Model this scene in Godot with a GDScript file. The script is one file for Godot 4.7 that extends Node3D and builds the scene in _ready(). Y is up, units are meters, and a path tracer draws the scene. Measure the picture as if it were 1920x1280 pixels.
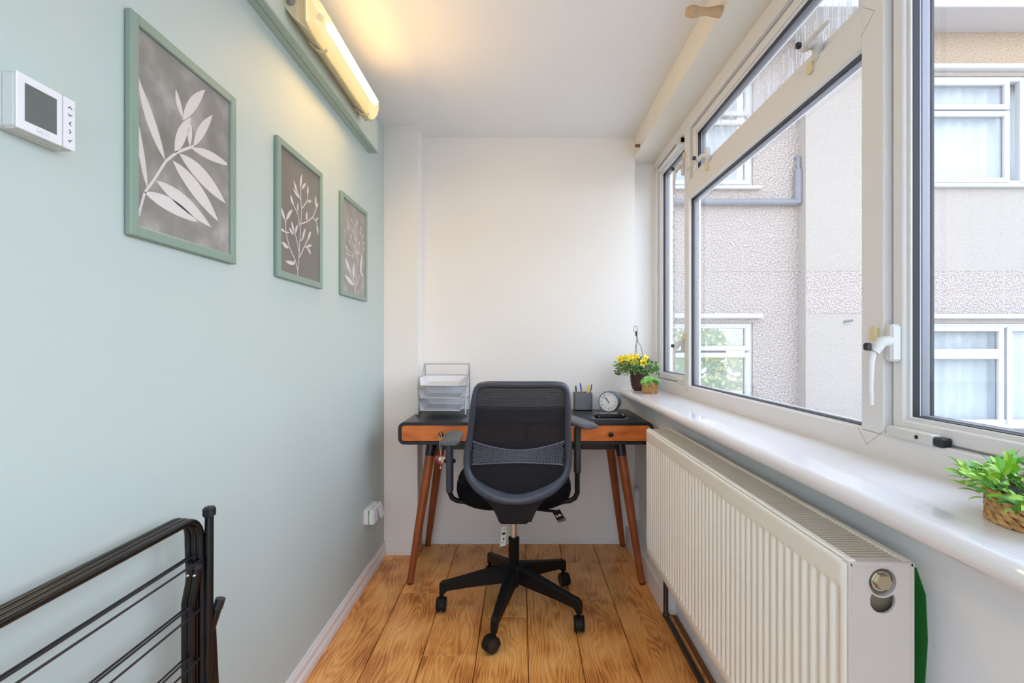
extends Node3D
# A narrow home office: camera at (0, 1.13, 0) looking along -z; x to the right, y up, metres.

var M := {}
var rng := RandomNumberGenerator.new()
var taken := {}


# ------------------------------------------------------------------ mesh helper
class Shape:
	var st := SurfaceTool.new()
	var uv := Vector2.ZERO

	func _init() -> void:
		st.begin(Mesh.PRIMITIVE_TRIANGLES)
		st.set_smooth_group(-1)

	func smooth(n: int) -> Shape:
		st.set_smooth_group(n)
		return self

	func v(p: Vector3, t := Vector2.ZERO) -> void:
		st.set_uv(t)
		st.add_vertex(p)

	func tri(a: Vector3, b: Vector3, c: Vector3) -> void:  # counter-clockwise seen from outside
		v(a); v(c); v(b)

	func quad(a: Vector3, b: Vector3, c: Vector3, d: Vector3) -> void:
		tri(a, b, c); tri(a, c, d)

	func out_tri(a: Vector3, b: Vector3, c: Vector3, mid: Vector3) -> void:
		if (b - a).cross(c - a).dot((a + b + c) / 3.0 - mid) < 0.0: tri(a, c, b)
		else: tri(a, b, c)

	func out_quad(a: Vector3, b: Vector3, c: Vector3, d: Vector3, mid: Vector3) -> void:
		out_tri(a, b, c, mid); out_tri(a, c, d, mid)

	func box(c: Vector3, s: Vector3, bev := 0.0, basis := Basis()) -> Shape:
		var h := s / 2.0
		var b := minf(bev, minf(h.x, minf(h.y, h.z)) * 0.95)
		var p := func(axis: int, k: Vector3) -> Vector3:
			var q := Vector3(k.x * (h.x - b), k.y * (h.y - b), k.z * (h.z - b))
			q[axis] = k[axis] * h[axis]
			return c + basis * q
		for a in 3:
			var e := (a + 1) % 3
			var f := (a + 2) % 3
			for s1 in [-1.0, 1.0]:
				var ks := []
				for w in [[-1.0, -1.0], [1.0, -1.0], [1.0, 1.0], [-1.0, 1.0]]:
					var k := Vector3.ZERO
					k[a] = s1; k[e] = w[0]; k[f] = w[1]
					ks.append(p.call(a, k))
				out_quad(ks[0], ks[1], ks[2], ks[3], c)
		if b > 0.0:
			for a in 3:
				var e := (a + 1) % 3
				var f := (a + 2) % 3
				for s1 in [-1.0, 1.0]:
					for s2 in [-1.0, 1.0]:
						var k0 := Vector3.ZERO
						var k1 := Vector3.ZERO
						k0[a] = s1; k0[e] = s2; k0[f] = -1.0
						k1[a] = s1; k1[e] = s2; k1[f] = 1.0
						out_quad(p.call(a, k0), p.call(a, k1), p.call(e, k1), p.call(e, k0), c)
			for x in [-1.0, 1.0]:
				for y in [-1.0, 1.0]:
					for z in [-1.0, 1.0]:
						var k := Vector3(x, y, z)
						out_tri(p.call(0, k), p.call(1, k), p.call(2, k), c)
		return self

	func span(a: Vector3, b: Vector3, bev := 0.0) -> Shape:
		return box((a + b) / 2.0, (b - a).abs(), bev)

	func loft(rings: Array, caps := true, wrap := false) -> Shape:  # rings run counter-clockwise seen against the way they advance
		var n: int = rings[0].size()
		var many := rings.size()
		for i in (many if wrap else many - 1):
			var r0: PackedVector3Array = rings[i]
			var r1: PackedVector3Array = rings[(i + 1) % many]
			for j in n:
				var k := (j + 1) % n
				quad(r0[j], r0[k], r1[k], r1[j])
		if caps and not wrap:
			st.set_smooth_group(-1)
			var a: PackedVector3Array = rings[0]
			var b: PackedVector3Array = rings[many - 1]
			var ca := Vector3.ZERO
			var cb := Vector3.ZERO
			for j in n:
				ca += a[j] / n
				cb += b[j] / n
			for j in n:
				var k := (j + 1) % n
				tri(ca, a[k], a[j])
				tri(cb, b[j], b[k])
		return self

	func tube(path: Array, radius: Variant, seg := 8, closed := false, flat := 1.0, up := Vector3.ZERO) -> Shape:
		var n := path.size()
		var rings := []
		var side := Vector3.ZERO
		st.set_smooth_group(1)
		for i in n:
			var before: Vector3 = path[(i - 1 + n) % n] if closed or i > 0 else path[i]
			var after: Vector3 = path[(i + 1) % n] if closed or i < n - 1 else path[i]
			var t := (after - before).normalized()
			if side == Vector3.ZERO:
				side = up if up != Vector3.ZERO else (Vector3.RIGHT if absf(t.x) < 0.8 else Vector3.UP)
			side = (side - t * side.dot(t)).normalized()
			var other := t.cross(side)
			var r: float = radius[i] if radius is Array else radius
			var ring := PackedVector3Array()
			for j in seg:
				var w := TAU * j / seg
				ring.append(path[i] + side * cos(w) * r + other * sin(w) * r * flat)
			rings.append(ring)
		loft(rings, not closed, closed)
		st.set_smooth_group(-1)
		return self

	func lathe(profile: Array, at := Vector3.ZERO, seg := 24, basis := Basis(), caps := true, group := 1) -> Shape:
		st.set_smooth_group(group)
		var rings := []
		for q in profile:
			var ring := PackedVector3Array()
			for j in seg:
				var w := -TAU * j / seg
				ring.append(at + basis * Vector3(cos(w) * q.x, q.y, sin(w) * q.x))
			rings.append(ring)
		loft(rings, caps)
		st.set_smooth_group(-1)
		return self

	func ball(c: Vector3, r: float, seg := 12, sc := Vector3.ONE, basis := Basis()) -> Shape:
		var pr := []
		for i in range(0, seg / 2 + 1):
			var w := -PI / 2 + PI * i / (seg / 2)
			pr.append(Vector2(maxf(cos(w), 0.001) * r, sin(w) * r))
		return lathe(pr, c, seg, basis * Basis.from_scale(sc), false)

	func prism(poly: PackedVector2Array, depth: float, xf := Transform3D(), bev := 0.0) -> Shape:  # polygon in local xy, from z = -depth/2 to depth/2
		var pts := poly
		if Geometry2D.is_polygon_clockwise(pts): pts.reverse()
		var inner := pts
		if bev > 0.0:
			var got := Geometry2D.offset_polygon(pts, -bev)
			if got.size() > 0 and got[0].size() == pts.size(): inner = got[0]
			else: bev = 0.0
		if bev > 0.0 and Geometry2D.is_polygon_clockwise(inner): inner.reverse()
		if bev > 0.0:  # line the first points up
			var best := 0
			for i in inner.size():
				if inner[i].distance_to(pts[0]) < inner[best].distance_to(pts[0]): best = i
			var turned := PackedVector2Array()
			for i in inner.size(): turned.append(inner[(best + i) % inner.size()])
			inner = turned
		var ids := Geometry2D.triangulate_polygon(inner)
		var z := depth / 2.0
		for i in range(0, ids.size(), 3):
			var a := inner[ids[i]]
			var b := inner[ids[i + 1]]
			var c := inner[ids[i + 2]]
			if (b - a).cross(c - a) < 0.0:
				var s := b
				b = c
				c = s
			tri(xf * Vector3(a.x, a.y, z), xf * Vector3(b.x, b.y, z), xf * Vector3(c.x, c.y, z))
			tri(xf * Vector3(a.x, a.y, -z), xf * Vector3(c.x, c.y, -z), xf * Vector3(b.x, b.y, -z))
		for i in pts.size():
			var j := (i + 1) % pts.size()
			var z1 := z - bev
			quad(xf * Vector3(pts[i].x, pts[i].y, -z1), xf * Vector3(pts[j].x, pts[j].y, -z1), xf * Vector3(pts[j].x, pts[j].y, z1), xf * Vector3(pts[i].x, pts[i].y, z1))
			if bev > 0.0:
				quad(xf * Vector3(pts[i].x, pts[i].y, z1), xf * Vector3(pts[j].x, pts[j].y, z1), xf * Vector3(inner[j].x, inner[j].y, z), xf * Vector3(inner[i].x, inner[i].y, z))
				quad(xf * Vector3(inner[i].x, inner[i].y, -z), xf * Vector3(inner[j].x, inner[j].y, -z), xf * Vector3(pts[j].x, pts[j].y, -z1), xf * Vector3(pts[i].x, pts[i].y, -z1))
		return self

	func flat_poly(poly: PackedVector2Array, z := 0.0) -> Shape:  # facing +z only
		var ids := Geometry2D.triangulate_polygon(poly)
		for i in range(0, ids.size(), 3):
			var a := poly[ids[i]]
			var b := poly[ids[i + 1]]
			var c := poly[ids[i + 2]]
			if (b - a).cross(c - a) < 0.0:
				tri(Vector3(a.x, a.y, z), Vector3(c.x, c.y, z), Vector3(b.x, b.y, z))
			else:
				tri(Vector3(a.x, a.y, z), Vector3(b.x, b.y, z), Vector3(c.x, c.y, z))
		return self

	func sheet_x(x: float, y0: float, y1: float, z0: float, z1: float) -> Shape:  # a pane across x
		quad(Vector3(x, y0, z1), Vector3(x, y0, z0), Vector3(x, y1, z0), Vector3(x, y1, z1))
		return self

	func sheet_z(z: float, x0: float, x1: float, y0: float, y1: float) -> Shape:  # a pane across z
		quad(Vector3(x0, y0, z), Vector3(x1, y0, z), Vector3(x1, y1, z), Vector3(x0, y1, z))
		return self

	func ring_yz(x0: float, x1: float, y0: float, y1: float, z0: float, z1: float, w: float, bev := 0.0, wt := -1.0, wb := -1.0) -> Shape:  # a rectangular frame standing across x
		var t := w if wt < 0.0 else wt
		var b := w if wb < 0.0 else wb
		span(Vector3(x0, y0, z0), Vector3(x1, y1, z0 + w), bev)
		span(Vector3(x0, y0, z1 - w), Vector3(x1, y1, z1), bev)
		span(Vector3(x0, y0, z0 + w - bev), Vector3(x1, y0 + b, z1 - w + bev), bev)
		span(Vector3(x0, y1 - t, z0 + w - bev), Vector3(x1, y1, z1 - w + bev), bev)
		return self

	func ring_xy(x0: float, x1: float, y0: float, y1: float, z0: float, z1: float, w: float, bev := 0.0) -> Shape:
		span(Vector3(x0, y0, z0), Vector3(x0 + w, y1, z1), bev)
		span(Vector3(x1 - w, y0, z0), Vector3(x1, y1, z1), bev)
		span(Vector3(x0 + w - bev, y0, z0), Vector3(x1 - w + bev, y0 + w, z1), bev)
		span(Vector3(x0 + w - bev, y1 - w, z0), Vector3(x1 - w + bev, y1, z1), bev)
		return self

	func done() -> ArrayMesh:
		st.generate_normals()
		st.index()
		return st.commit()


# ------------------------------------------------------------------ node helpers
func numbered(n: String) -> String:
	if not taken.has(n):
		taken[n] = 0
		return n
	taken[n] += 1
	return "%s_%03d" % [n, taken[n]]


func metas(o: Node3D, label := "", category := "", group := "", kind := "") -> Node3D:
	if label: o.set_meta("label", label)
	if category: o.set_meta("category", category)
	if group: o.set_meta("group", group)
	if kind: o.set_meta("kind", kind)
	return o


func thing(called: String, label: String, category: String, at := Vector3.ZERO, group := "", turn := 0.0) -> Node3D:
	var o := Node3D.new()
	o.name = numbered(called)
	o.position = at
	o.rotation.y = turn
	metas(o, label, category, group)
	add_child(o, true)
	return o


func put(called: String, s: Variant, m: Material, parent: Node3D) -> MeshInstance3D:
	var o := MeshInstance3D.new()
	o.name = called
	o.mesh = s.done() if s is Shape else s
	o.material_override = m
	parent.add_child(o, true)
	return o


func struct_node(called: String, label: String, category := "") -> Node3D:
	var o := Node3D.new()
	o.name = called
	metas(o, label, category, "", "structure")
	add_child(o, true)
	return o


func struct(called: String, s: Variant, m: Material, label: String, category := "") -> MeshInstance3D:
	var o := put(called, s, m, self)
	metas(o, label, category, "", "structure")
	return o


# ------------------------------------------------------------------ material helpers
func noise_tex(kind: int, freq: float, octaves := 3, size := 256, ramp: Gradient = null, seed_ := 1) -> NoiseTexture2D:
	var n := FastNoiseLite.new()
	n.noise_type = kind
	n.frequency = freq
	n.fractal_octaves = octaves
	n.seed = seed_
	if kind == FastNoiseLite.TYPE_CELLULAR:
		n.cellular_return_type = FastNoiseLite.RETURN_DISTANCE
		n.fractal_type = FastNoiseLite.FRACTAL_NONE
	var t := NoiseTexture2D.new()
	t.width = size
	t.height = size
	t.seamless = true
	t.noise = n
	t.color_ramp = ramp
	return t


func ramp(stops: Array) -> Gradient:
	var g := Gradient.new()
	var offs := PackedFloat32Array()
	var cols := PackedColorArray()
	for s in stops:
		offs.append(s[0])
		cols.append(s[1])
	g.offsets = offs
	g.colors = cols
	return g


func mat(key: String, c: Color, rough := 0.6, metal := 0.0, spec := 0.5) -> StandardMaterial3D:
	var m := StandardMaterial3D.new()
	m.resource_name = key
	m.albedo_color = c
	m.roughness = rough
	m.metallic = metal
	m.metallic_specular = spec
	M[key] = m
	return m


func rgb(r: float, g: float, b: float) -> Color:
	return Color(r / 255.0, g / 255.0, b / 255.0)


func relief(m: StandardMaterial3D, t: Texture2D, scale: float, depth_cm: float) -> StandardMaterial3D:
	m.uv1_triplanar = true
	m.uv1_world_triplanar = true
	m.uv1_scale = Vector3.ONE * scale
	m.heightmap_enabled = true
	m.heightmap_texture = t
	m.heightmap_scale = depth_cm
	return m


func wood_tex(w: int, h: int, seed_: int, light: Color, mid: Color, dark: Color, rings: float, wobble: float, along_x := false) -> ImageTexture:
	# boards sawn from a log: rings cut at a slant give arches, fine pores run along the grain
	var a := FastNoiseLite.new()
	a.seed = seed_
	a.noise_type = FastNoiseLite.TYPE_SIMPLEX_SMOOTH
	a.fractal_octaves = 3
	a.frequency = 1.0
	var b := FastNoiseLite.new()
	b.seed = seed_ + 7
	b.noise_type = FastNoiseLite.TYPE_SIMPLEX
	b.fractal_octaves = 2
	b.frequency = 1.0
	var data := PackedByteArray()
	data.resize(w * h * 3)
	for j in h:
		var y := float(j) / h
		for i in w:
			var x := float(i) / w
			var n := a.get_noise_2d(x * 1.0, y * 1.5)
			var u := x - 0.5 + 0.25 * a.get_noise_2d(3.0, y * 1.5)
			var f := rings * (u * u * 1.6 + n * wobble + 0.35 * absf(y - 0.5))
			var t := f - floorf(f)
			t = 1.0 - absf(2.0 * t - 1.0)
			t = pow(t, 1.6)
			var pore := b.get_noise_2d(x * 60.0, y * 5.0 + n)
			var cloud := a.get_noise_2d(x * 1.1 + 9.0, y * 4.0 + 5.0)
			var k := clampf(0.50 + 0.27 * (t - 0.40) + 0.30 * pore + 0.40 * cloud, 0.0, 1.0)
			var c := dark.lerp(mid, k * 2.0) if k < 0.5 else mid.lerp(light, k * 2.0 - 1.0)
			var at := (i * h + j if along_x else j * w + i) * 3
			data[at] = int(c.r * 255.0)
			data[at + 1] = int(c.g * 255.0)
			data[at + 2] = int(c.b * 255.0)
	var im := Image.create_from_data(h if along_x else w, w if along_x else h, false, Image.FORMAT_RGB8, data)
	return ImageTexture.create_from_image(im)


func pane_mat(key: String, c: Color, alpha: float, metal := 0.0) -> StandardMaterial3D:
	var m := mat(key, Color(c, alpha), 0.02, metal)
	m.transparency = BaseMaterial3D.TRANSPARENCY_ALPHA
	return m


# ------------------------------------------------------------------ the scene
func _ready() -> void:
	rng.seed = 11
	set_view()
	set_light()
	make_materials()
	build_room()
	build_floor()
	build_window()
	build_outside()
	build_radiator()
	build_pipe()
	build_lamp()
	build_pictures()
	build_thermostat()
	build_socket()
	build_brackets()
	build_desk()
	build_chair()
	build_airer()
	build_tray()
	build_desk_items()
	build_planter()
	build_succulent()
	build_basket_plant()


func set_view() -> void:
	var cam := Camera3D.new()
	cam.name = "camera"
	cam.position = Vector3(0, 1.13, 0)
	cam.projection = Camera3D.PROJECTION_FRUSTUM
	cam.near = 0.05
	cam.far = 120.0
	cam.size = 0.05 * 1280.0 / 928.0
	cam.frustum_offset = Vector2(-17.0, 7.0) / 928.0 * 0.05
	add_child(cam)
	cam.current = true


func set_light() -> void:
	var sky := ProceduralSkyMaterial.new()
	sky.sky_top_color = Color(0.78, 0.87, 0.99)
	sky.sky_horizon_color = Color(0.95, 0.97, 1.0)
	sky.sky_curve = 0.25
	sky.ground_bottom_color = Color(0.55, 0.54, 0.52)
	sky.ground_horizon_color = Color(0.75, 0.75, 0.75)
	sky.sky_energy_multiplier = 1.0
	var env := Environment.new()
	env.background_mode = Environment.BG_SKY
	env.sky = Sky.new()
	env.sky.sky_material = sky
	env.tonemap_mode = Environment.TONE_MAPPER_LINEAR
	env.tonemap_exposure = 5.2
	env.sdfgi_enabled = true
	env.ssao_enabled = true
	env.ssil_enabled = true
	var we := WorldEnvironment.new()
	we.name = "world_environment"
	we.environment = env
	add_child(we)


func make_materials() -> void:
	var stipple := noise_tex(FastNoiseLite.TYPE_SIMPLEX, 0.045, 3, 256, null, 5)
	mat("green_wall", rgb(194, 206, 201), 0.55)
	mat("white_wall", rgb(240, 236, 231), 0.6)
	relief(mat("ceiling", rgb(240, 237, 234), 0.75), stipple, 7.0, 0.05)
	mat("lower_wall", rgb(234, 235, 236), 0.6)
	mat("white_gloss", rgb(236, 232, 230), 0.3)
	mat("cream_paint", rgb(236, 230, 216), 0.55)
	mat("sill", rgb(236, 234, 236), 0.03)
	mat("upvc", rgb(228, 226, 224), 0.32)
	mat("upvc_bead", rgb(236, 235, 234), 0.3)
	var film := pane_mat("film", rgb(228, 234, 242), 0.22)
	film.roughness = 0.6
	mat("seam", rgb(168, 162, 154), 0.6)
	mat("gasket", rgb(28, 28, 34), 0.5)
	mat("spacer", rgb(138, 137, 146), 0.35, 0.3)
	pane_mat("glass", Color(1, 1, 1), 0.03)
	var streak := pane_mat("streak", rgb(245, 247, 250), 0.45)
	streak.roughness = 0.6
	mat("yellowed", rgb(222, 208, 160), 0.4)
	mat("handle_white", rgb(216, 213, 208), 0.35)
	mat("black_plastic", rgb(30, 30, 32), 0.45)
	mat("dark_gap", rgb(26, 22, 20), 0.9)
	mat("old_green", rgb(40, 120, 50), 0.6)
	mat("sub_floor", rgb(60, 36, 20), 0.9)
	mat("trim_green", rgb(166, 182, 166), 0.4)
	mat("board_green", rgb(212, 220, 206), 0.5)
	mat("picture_frame", rgb(136, 158, 144), 0.42)
	mat("concrete", rgb(200, 196, 190), 0.9)
	mat("radiator", rgb(244, 240, 230), 0.28)
	mat("radiator_end", rgb(212, 204, 198), 0.3)
	mat("fin", rgb(150, 136, 116), 0.5)
	mat("slat_cream", rgb(216, 206, 188), 0.35)
	mat("chrome", rgb(210, 205, 200), 0.15, 1.0)
	mat("brass", rgb(190, 178, 150), 0.25, 0.9)
	mat("steel", rgb(176, 178, 182), 0.35, 0.5)
	mat("pipe_dark", rgb(70, 62, 58), 0.3, 0.6)
	mat("raw_wood", rgb(120, 80, 50), 0.8)
	mat("desk_black", rgb(30, 31, 36), 0.3)
	mat("chair_frame", rgb(62, 67, 79), 0.36)
	mat("chair_black", rgb(12, 12, 14), 0.5, 0.0, 0.35)
	var fabric := relief(mat("fabric", rgb(9, 9, 14), 0.85, 0.0, 0.25), noise_tex(FastNoiseLite.TYPE_SIMPLEX, 0.2, 2), 14.0, 0.03)
	fabric.uv1_world_triplanar = false
	mat("mesh_black", rgb(16, 16, 22), 0.6, 0.0, 0.4)
	mat("post_grey", rgb(42, 45, 56), 0.4)
	mat("lumbar", rgb(104, 108, 120), 0.4)
	mat("arm_pad", rgb(84, 86, 92), 0.5)
	mat("airer_black", rgb(14, 14, 17), 0.25)
	mat("airer_wire", rgb(34, 34, 40), 0.35)
	var net := pane_mat("tray_mesh", rgb(232, 233, 236), 0.88)
	net.roughness = 0.5
	net.metallic = 0.2
	mat("tray_rim", rgb(186, 188, 192), 0.35, 0.5)
	mat("socket_white", rgb(230, 228, 228), 0.35)
	mat("thermo_white", rgb(238, 238, 242), 0.3)
	mat("thermo_side", rgb(206, 212, 210), 0.45)
	mat("screen", rgb(104, 112, 110), 0.12)
	mat("mark_grey", rgb(110, 112, 118), 0.5)
	mat("mark_pale", rgb(216, 217, 222), 0.4)
	mat("print_white", rgb(226, 218, 214), 0.7)
	mat("bezel_shadow", rgb(60, 70, 64), 0.7)
	var paper := mat("print_taupe", Color.WHITE, 0.75)
	paper.albedo_texture = noise_tex(FastNoiseLite.TYPE_SIMPLEX_SMOOTH, 0.012, 5, 256, ramp([[0.0, rgb(116, 111, 104)], [0.55, rgb(142, 137, 130)], [1.0, rgb(186, 178, 172)]]), 3)
	paper.uv1_triplanar = true
	paper.uv1_scale = Vector3.ONE * 2.4
	var paper2 := mat("print_brown", Color.WHITE, 0.75)
	paper2.albedo_texture = noise_tex(FastNoiseLite.TYPE_SIMPLEX_SMOOTH, 0.01, 3, 128, ramp([[0.0, rgb(92, 84, 78)], [1.0, rgb(112, 104, 98)]]), 4)
	paper2.uv1_triplanar = true
	paper2.uv1_scale = Vector3.ONE * 2.0
	mat("lamp_body", rgb(222, 208, 170), 0.45)
	mat("lamp_grey", rgb(150, 144, 134), 0.6)
	var dif := pane_mat("diffuser", rgb(250, 238, 208), 0.5)
	dif.roughness = 0.2
	dif.emission_enabled = true
	dif.emission = Color(1.0, 0.86, 0.58)
	dif.emission_energy_multiplier = 0.13
	var tube := mat("tube_glow", rgb(255, 250, 235), 0.3)
	tube.emission_enabled = true
	tube.emission = Color(1.0, 0.93, 0.76)
	tube.emission_energy_multiplier = 0.55
	# woods
	for k in 3:
		var f := mat("oak%d" % k, Color.WHITE, 0.34)
		var dk: float = [0.0, -0.05, 0.03][k]
		f.albedo_texture = wood_tex(256, 1024, 20 + k * 13, rgb(255, 204, 132).lightened(maxf(dk, 0.0)).darkened(maxf(-dk, 0.0)), rgb(240, 164, 86), rgb(146, 78, 32), [17.0, 23.0, 14.0][k], [0.20, 0.15, 0.25][k])
	var dw := mat("drawer_wood", Color.WHITE, 0.35)
	dw.albedo_texture = wood_tex(128, 512, 90, rgb(230, 138, 62), rgb(212, 114, 44), rgb(172, 84, 28), 4.0, 0.1, true)
	dw.uv1_triplanar = true
	dw.uv1_scale = Vector3(1.6, 6.0, 1.6)
	var lw := mat("leg_wood", Color.WHITE, 0.35)
	lw.albedo_texture = wood_tex(128, 512, 91, rgb(176, 98, 50), rgb(150, 76, 34), rgb(112, 52, 22), 5.0, 0.1)
	lw.uv1_triplanar = true
	lw.uv1_scale = Vector3(8.0, 1.5, 8.0)
	mat("pale_wood", rgb(200, 166, 126), 0.5)
	# outside
	var peb := noise_tex(FastNoiseLite.TYPE_CELLULAR, 0.05, 1, 512, null, 2)
	var dash := relief(mat("pebbledash", Color.WHITE, 0.9), peb, 1.5, 1.6)
	dash.albedo_texture = noise_tex(FastNoiseLite.TYPE_SIMPLEX, 0.085, 3, 512, ramp([[0.0, rgb(104, 90, 86)], [0.34, rgb(136, 121, 115)], [0.46, rgb(168, 153, 145)], [0.62, rgb(190, 176, 166)], [1.0, rgb(216, 203, 193)]]), 8)
	var warm := relief(mat("pebbledash_warm", Color.WHITE, 0.9), peb, 1.5, 1.3)
	warm.albedo_texture = noise_tex(FastNoiseLite.TYPE_SIMPLEX, 0.085, 3, 512, ramp([[0.0, rgb(122, 96, 74)], [0.5, rgb(184, 162, 138)], [1.0, rgb(206, 190, 168)]]), 9)
	relief(mat("render_pale", rgb(168, 157, 147), 0.9), noise_tex(FastNoiseLite.TYPE_SIMPLEX, 0.05, 4, 256, null, 6), 3.4, 0.7)
	mat("house_white", rgb(192, 190, 188), 0.4)
	mat("soffit", rgb(180, 170, 166), 0.7)
	mat("pipe_grey", rgb(108, 110, 120), 0.5)
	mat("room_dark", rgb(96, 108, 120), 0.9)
	var netc := mat("net", rgb(184, 187, 188), 0.9)
	netc.backlight = Color(0.5, 0.5, 0.5)
	pane_mat("house_glass", rgb(190, 202, 216), 0.10, 0.05)
	pane_mat("house_glass_dark", rgb(236, 238, 236), 0.55, 0.75)
	mat("sticker", rgb(236, 240, 240), 0.7)
	# plants
	for q in [["leaf_lime", 158, 204, 62], ["leaf_green", 96, 160, 52], ["leaf_deep", 76, 132, 64], ["leaf_grey", 136, 162, 130], ["leaf_fresh", 140, 208, 100], ["hedge", 140, 160, 70], ["hedge_yellow", 212, 204, 120]]:
		var lm := mat(q[0], rgb(q[1], q[2], q[3]), 0.45)
		lm.backlight = Color(0.3, 0.3, 0.3)
		lm.cull_mode = BaseMaterial3D.CULL_DISABLED
	var pet := mat("petal", rgb(248, 216, 30), 0.5)
	pet.backlight = Color(0.3, 0.3, 0.3)
	pet.cull_mode = BaseMaterial3D.CULL_DISABLED
	mat("flower_eye", rgb(130, 76, 24), 0.8)
	mat("wicker_brown", rgb(88, 58, 54), 0.5)
	var str_ := mat("straw", Color.WHITE, 0.6)
	str_.albedo_texture = noise_tex(FastNoiseLite.TYPE_SIMPLEX, 0.03, 3, 128, ramp([[0.0, rgb(128, 86, 48)], [0.5, rgb(196, 148, 92)], [1.0, rgb(228, 186, 126)]]), 12)
	str_.uv1_triplanar = true
	str_.uv1_scale = Vector3.ONE * 12.0
	mat("soil", rgb(40, 30, 22), 0.95)
	# small things
	mat("cup_grey", rgb(112, 114, 120), 0.5)
	mat("clock_case", rgb(104, 122, 134), 0.4)
	mat("clock_face", rgb(240, 240, 236), 0.6)
	mat("clock_ink", rgb(50, 56, 62), 0.6)
	mat("gloss_black", rgb(28, 28, 32), 0.1)
	mat("gloss_pale", rgb(104, 107, 114), 0.15)
	mat("pen_gold", rgb(176, 140, 70), 0.35, 0.4)
	mat("pen_blue", rgb(60, 84, 190), 0.35)
	mat("pen_yellow", rgb(238, 206, 30), 0.4)
	mat("pen_grey", rgb(150, 150, 154), 0.4)
	mat("string", rgb(214, 190, 150), 0.8)
	mat("heart_red", rgb(176, 70, 84), 0.5)
	mat("heart_cream", rgb(230, 214, 188), 0.5)
	mat("heart_dark", rgb(70, 52, 60), 0.5)
	mat("tag_white", rgb(238, 240, 236), 0.5)
	mat("tag_green", rgb(90, 190, 90), 0.5)
	mat("tag_black", rgb(24, 24, 24), 0.5)
	mat("tag_red", rgb(200, 50, 40), 0.5)


# ------------------------------------------------------------------ room shell
func skirting(a: Vector3, b: Vector3, away: Vector3, h: float, t: float, called: String, label: String) -> void:
	# a moulded board from a to b; "away" points from the wall into the room
	var s := Shape.new()
	var prof := [Vector2(0, 0), Vector2(t, 0), Vector2(t, h * 0.30), Vector2(t * 0.92, h * 0.36), Vector2(t * 0.92, h * 0.42), Vector2(t * 0.72, h * 0.46), Vector2(t * 0.72, h * 0.80), Vector2(t * 0.5, h * 0.9), Vector2(t * 0.45, h), Vector2(0, h)]
	var r0 := PackedVector3Array()
	var r1 := PackedVector3Array()
	for p in prof:
		r0.append(a + away * p.x + Vector3.UP * p.y)
		r1.append(b + away * p.x + Vector3.UP * p.y)
	if away.cross(Vector3.UP).dot(b - a) < 0.0:
		s.loft([r1, r0])
	else:
		s.loft([r0, r1])
	struct(called, s, M.white_gloss, label)


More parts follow.
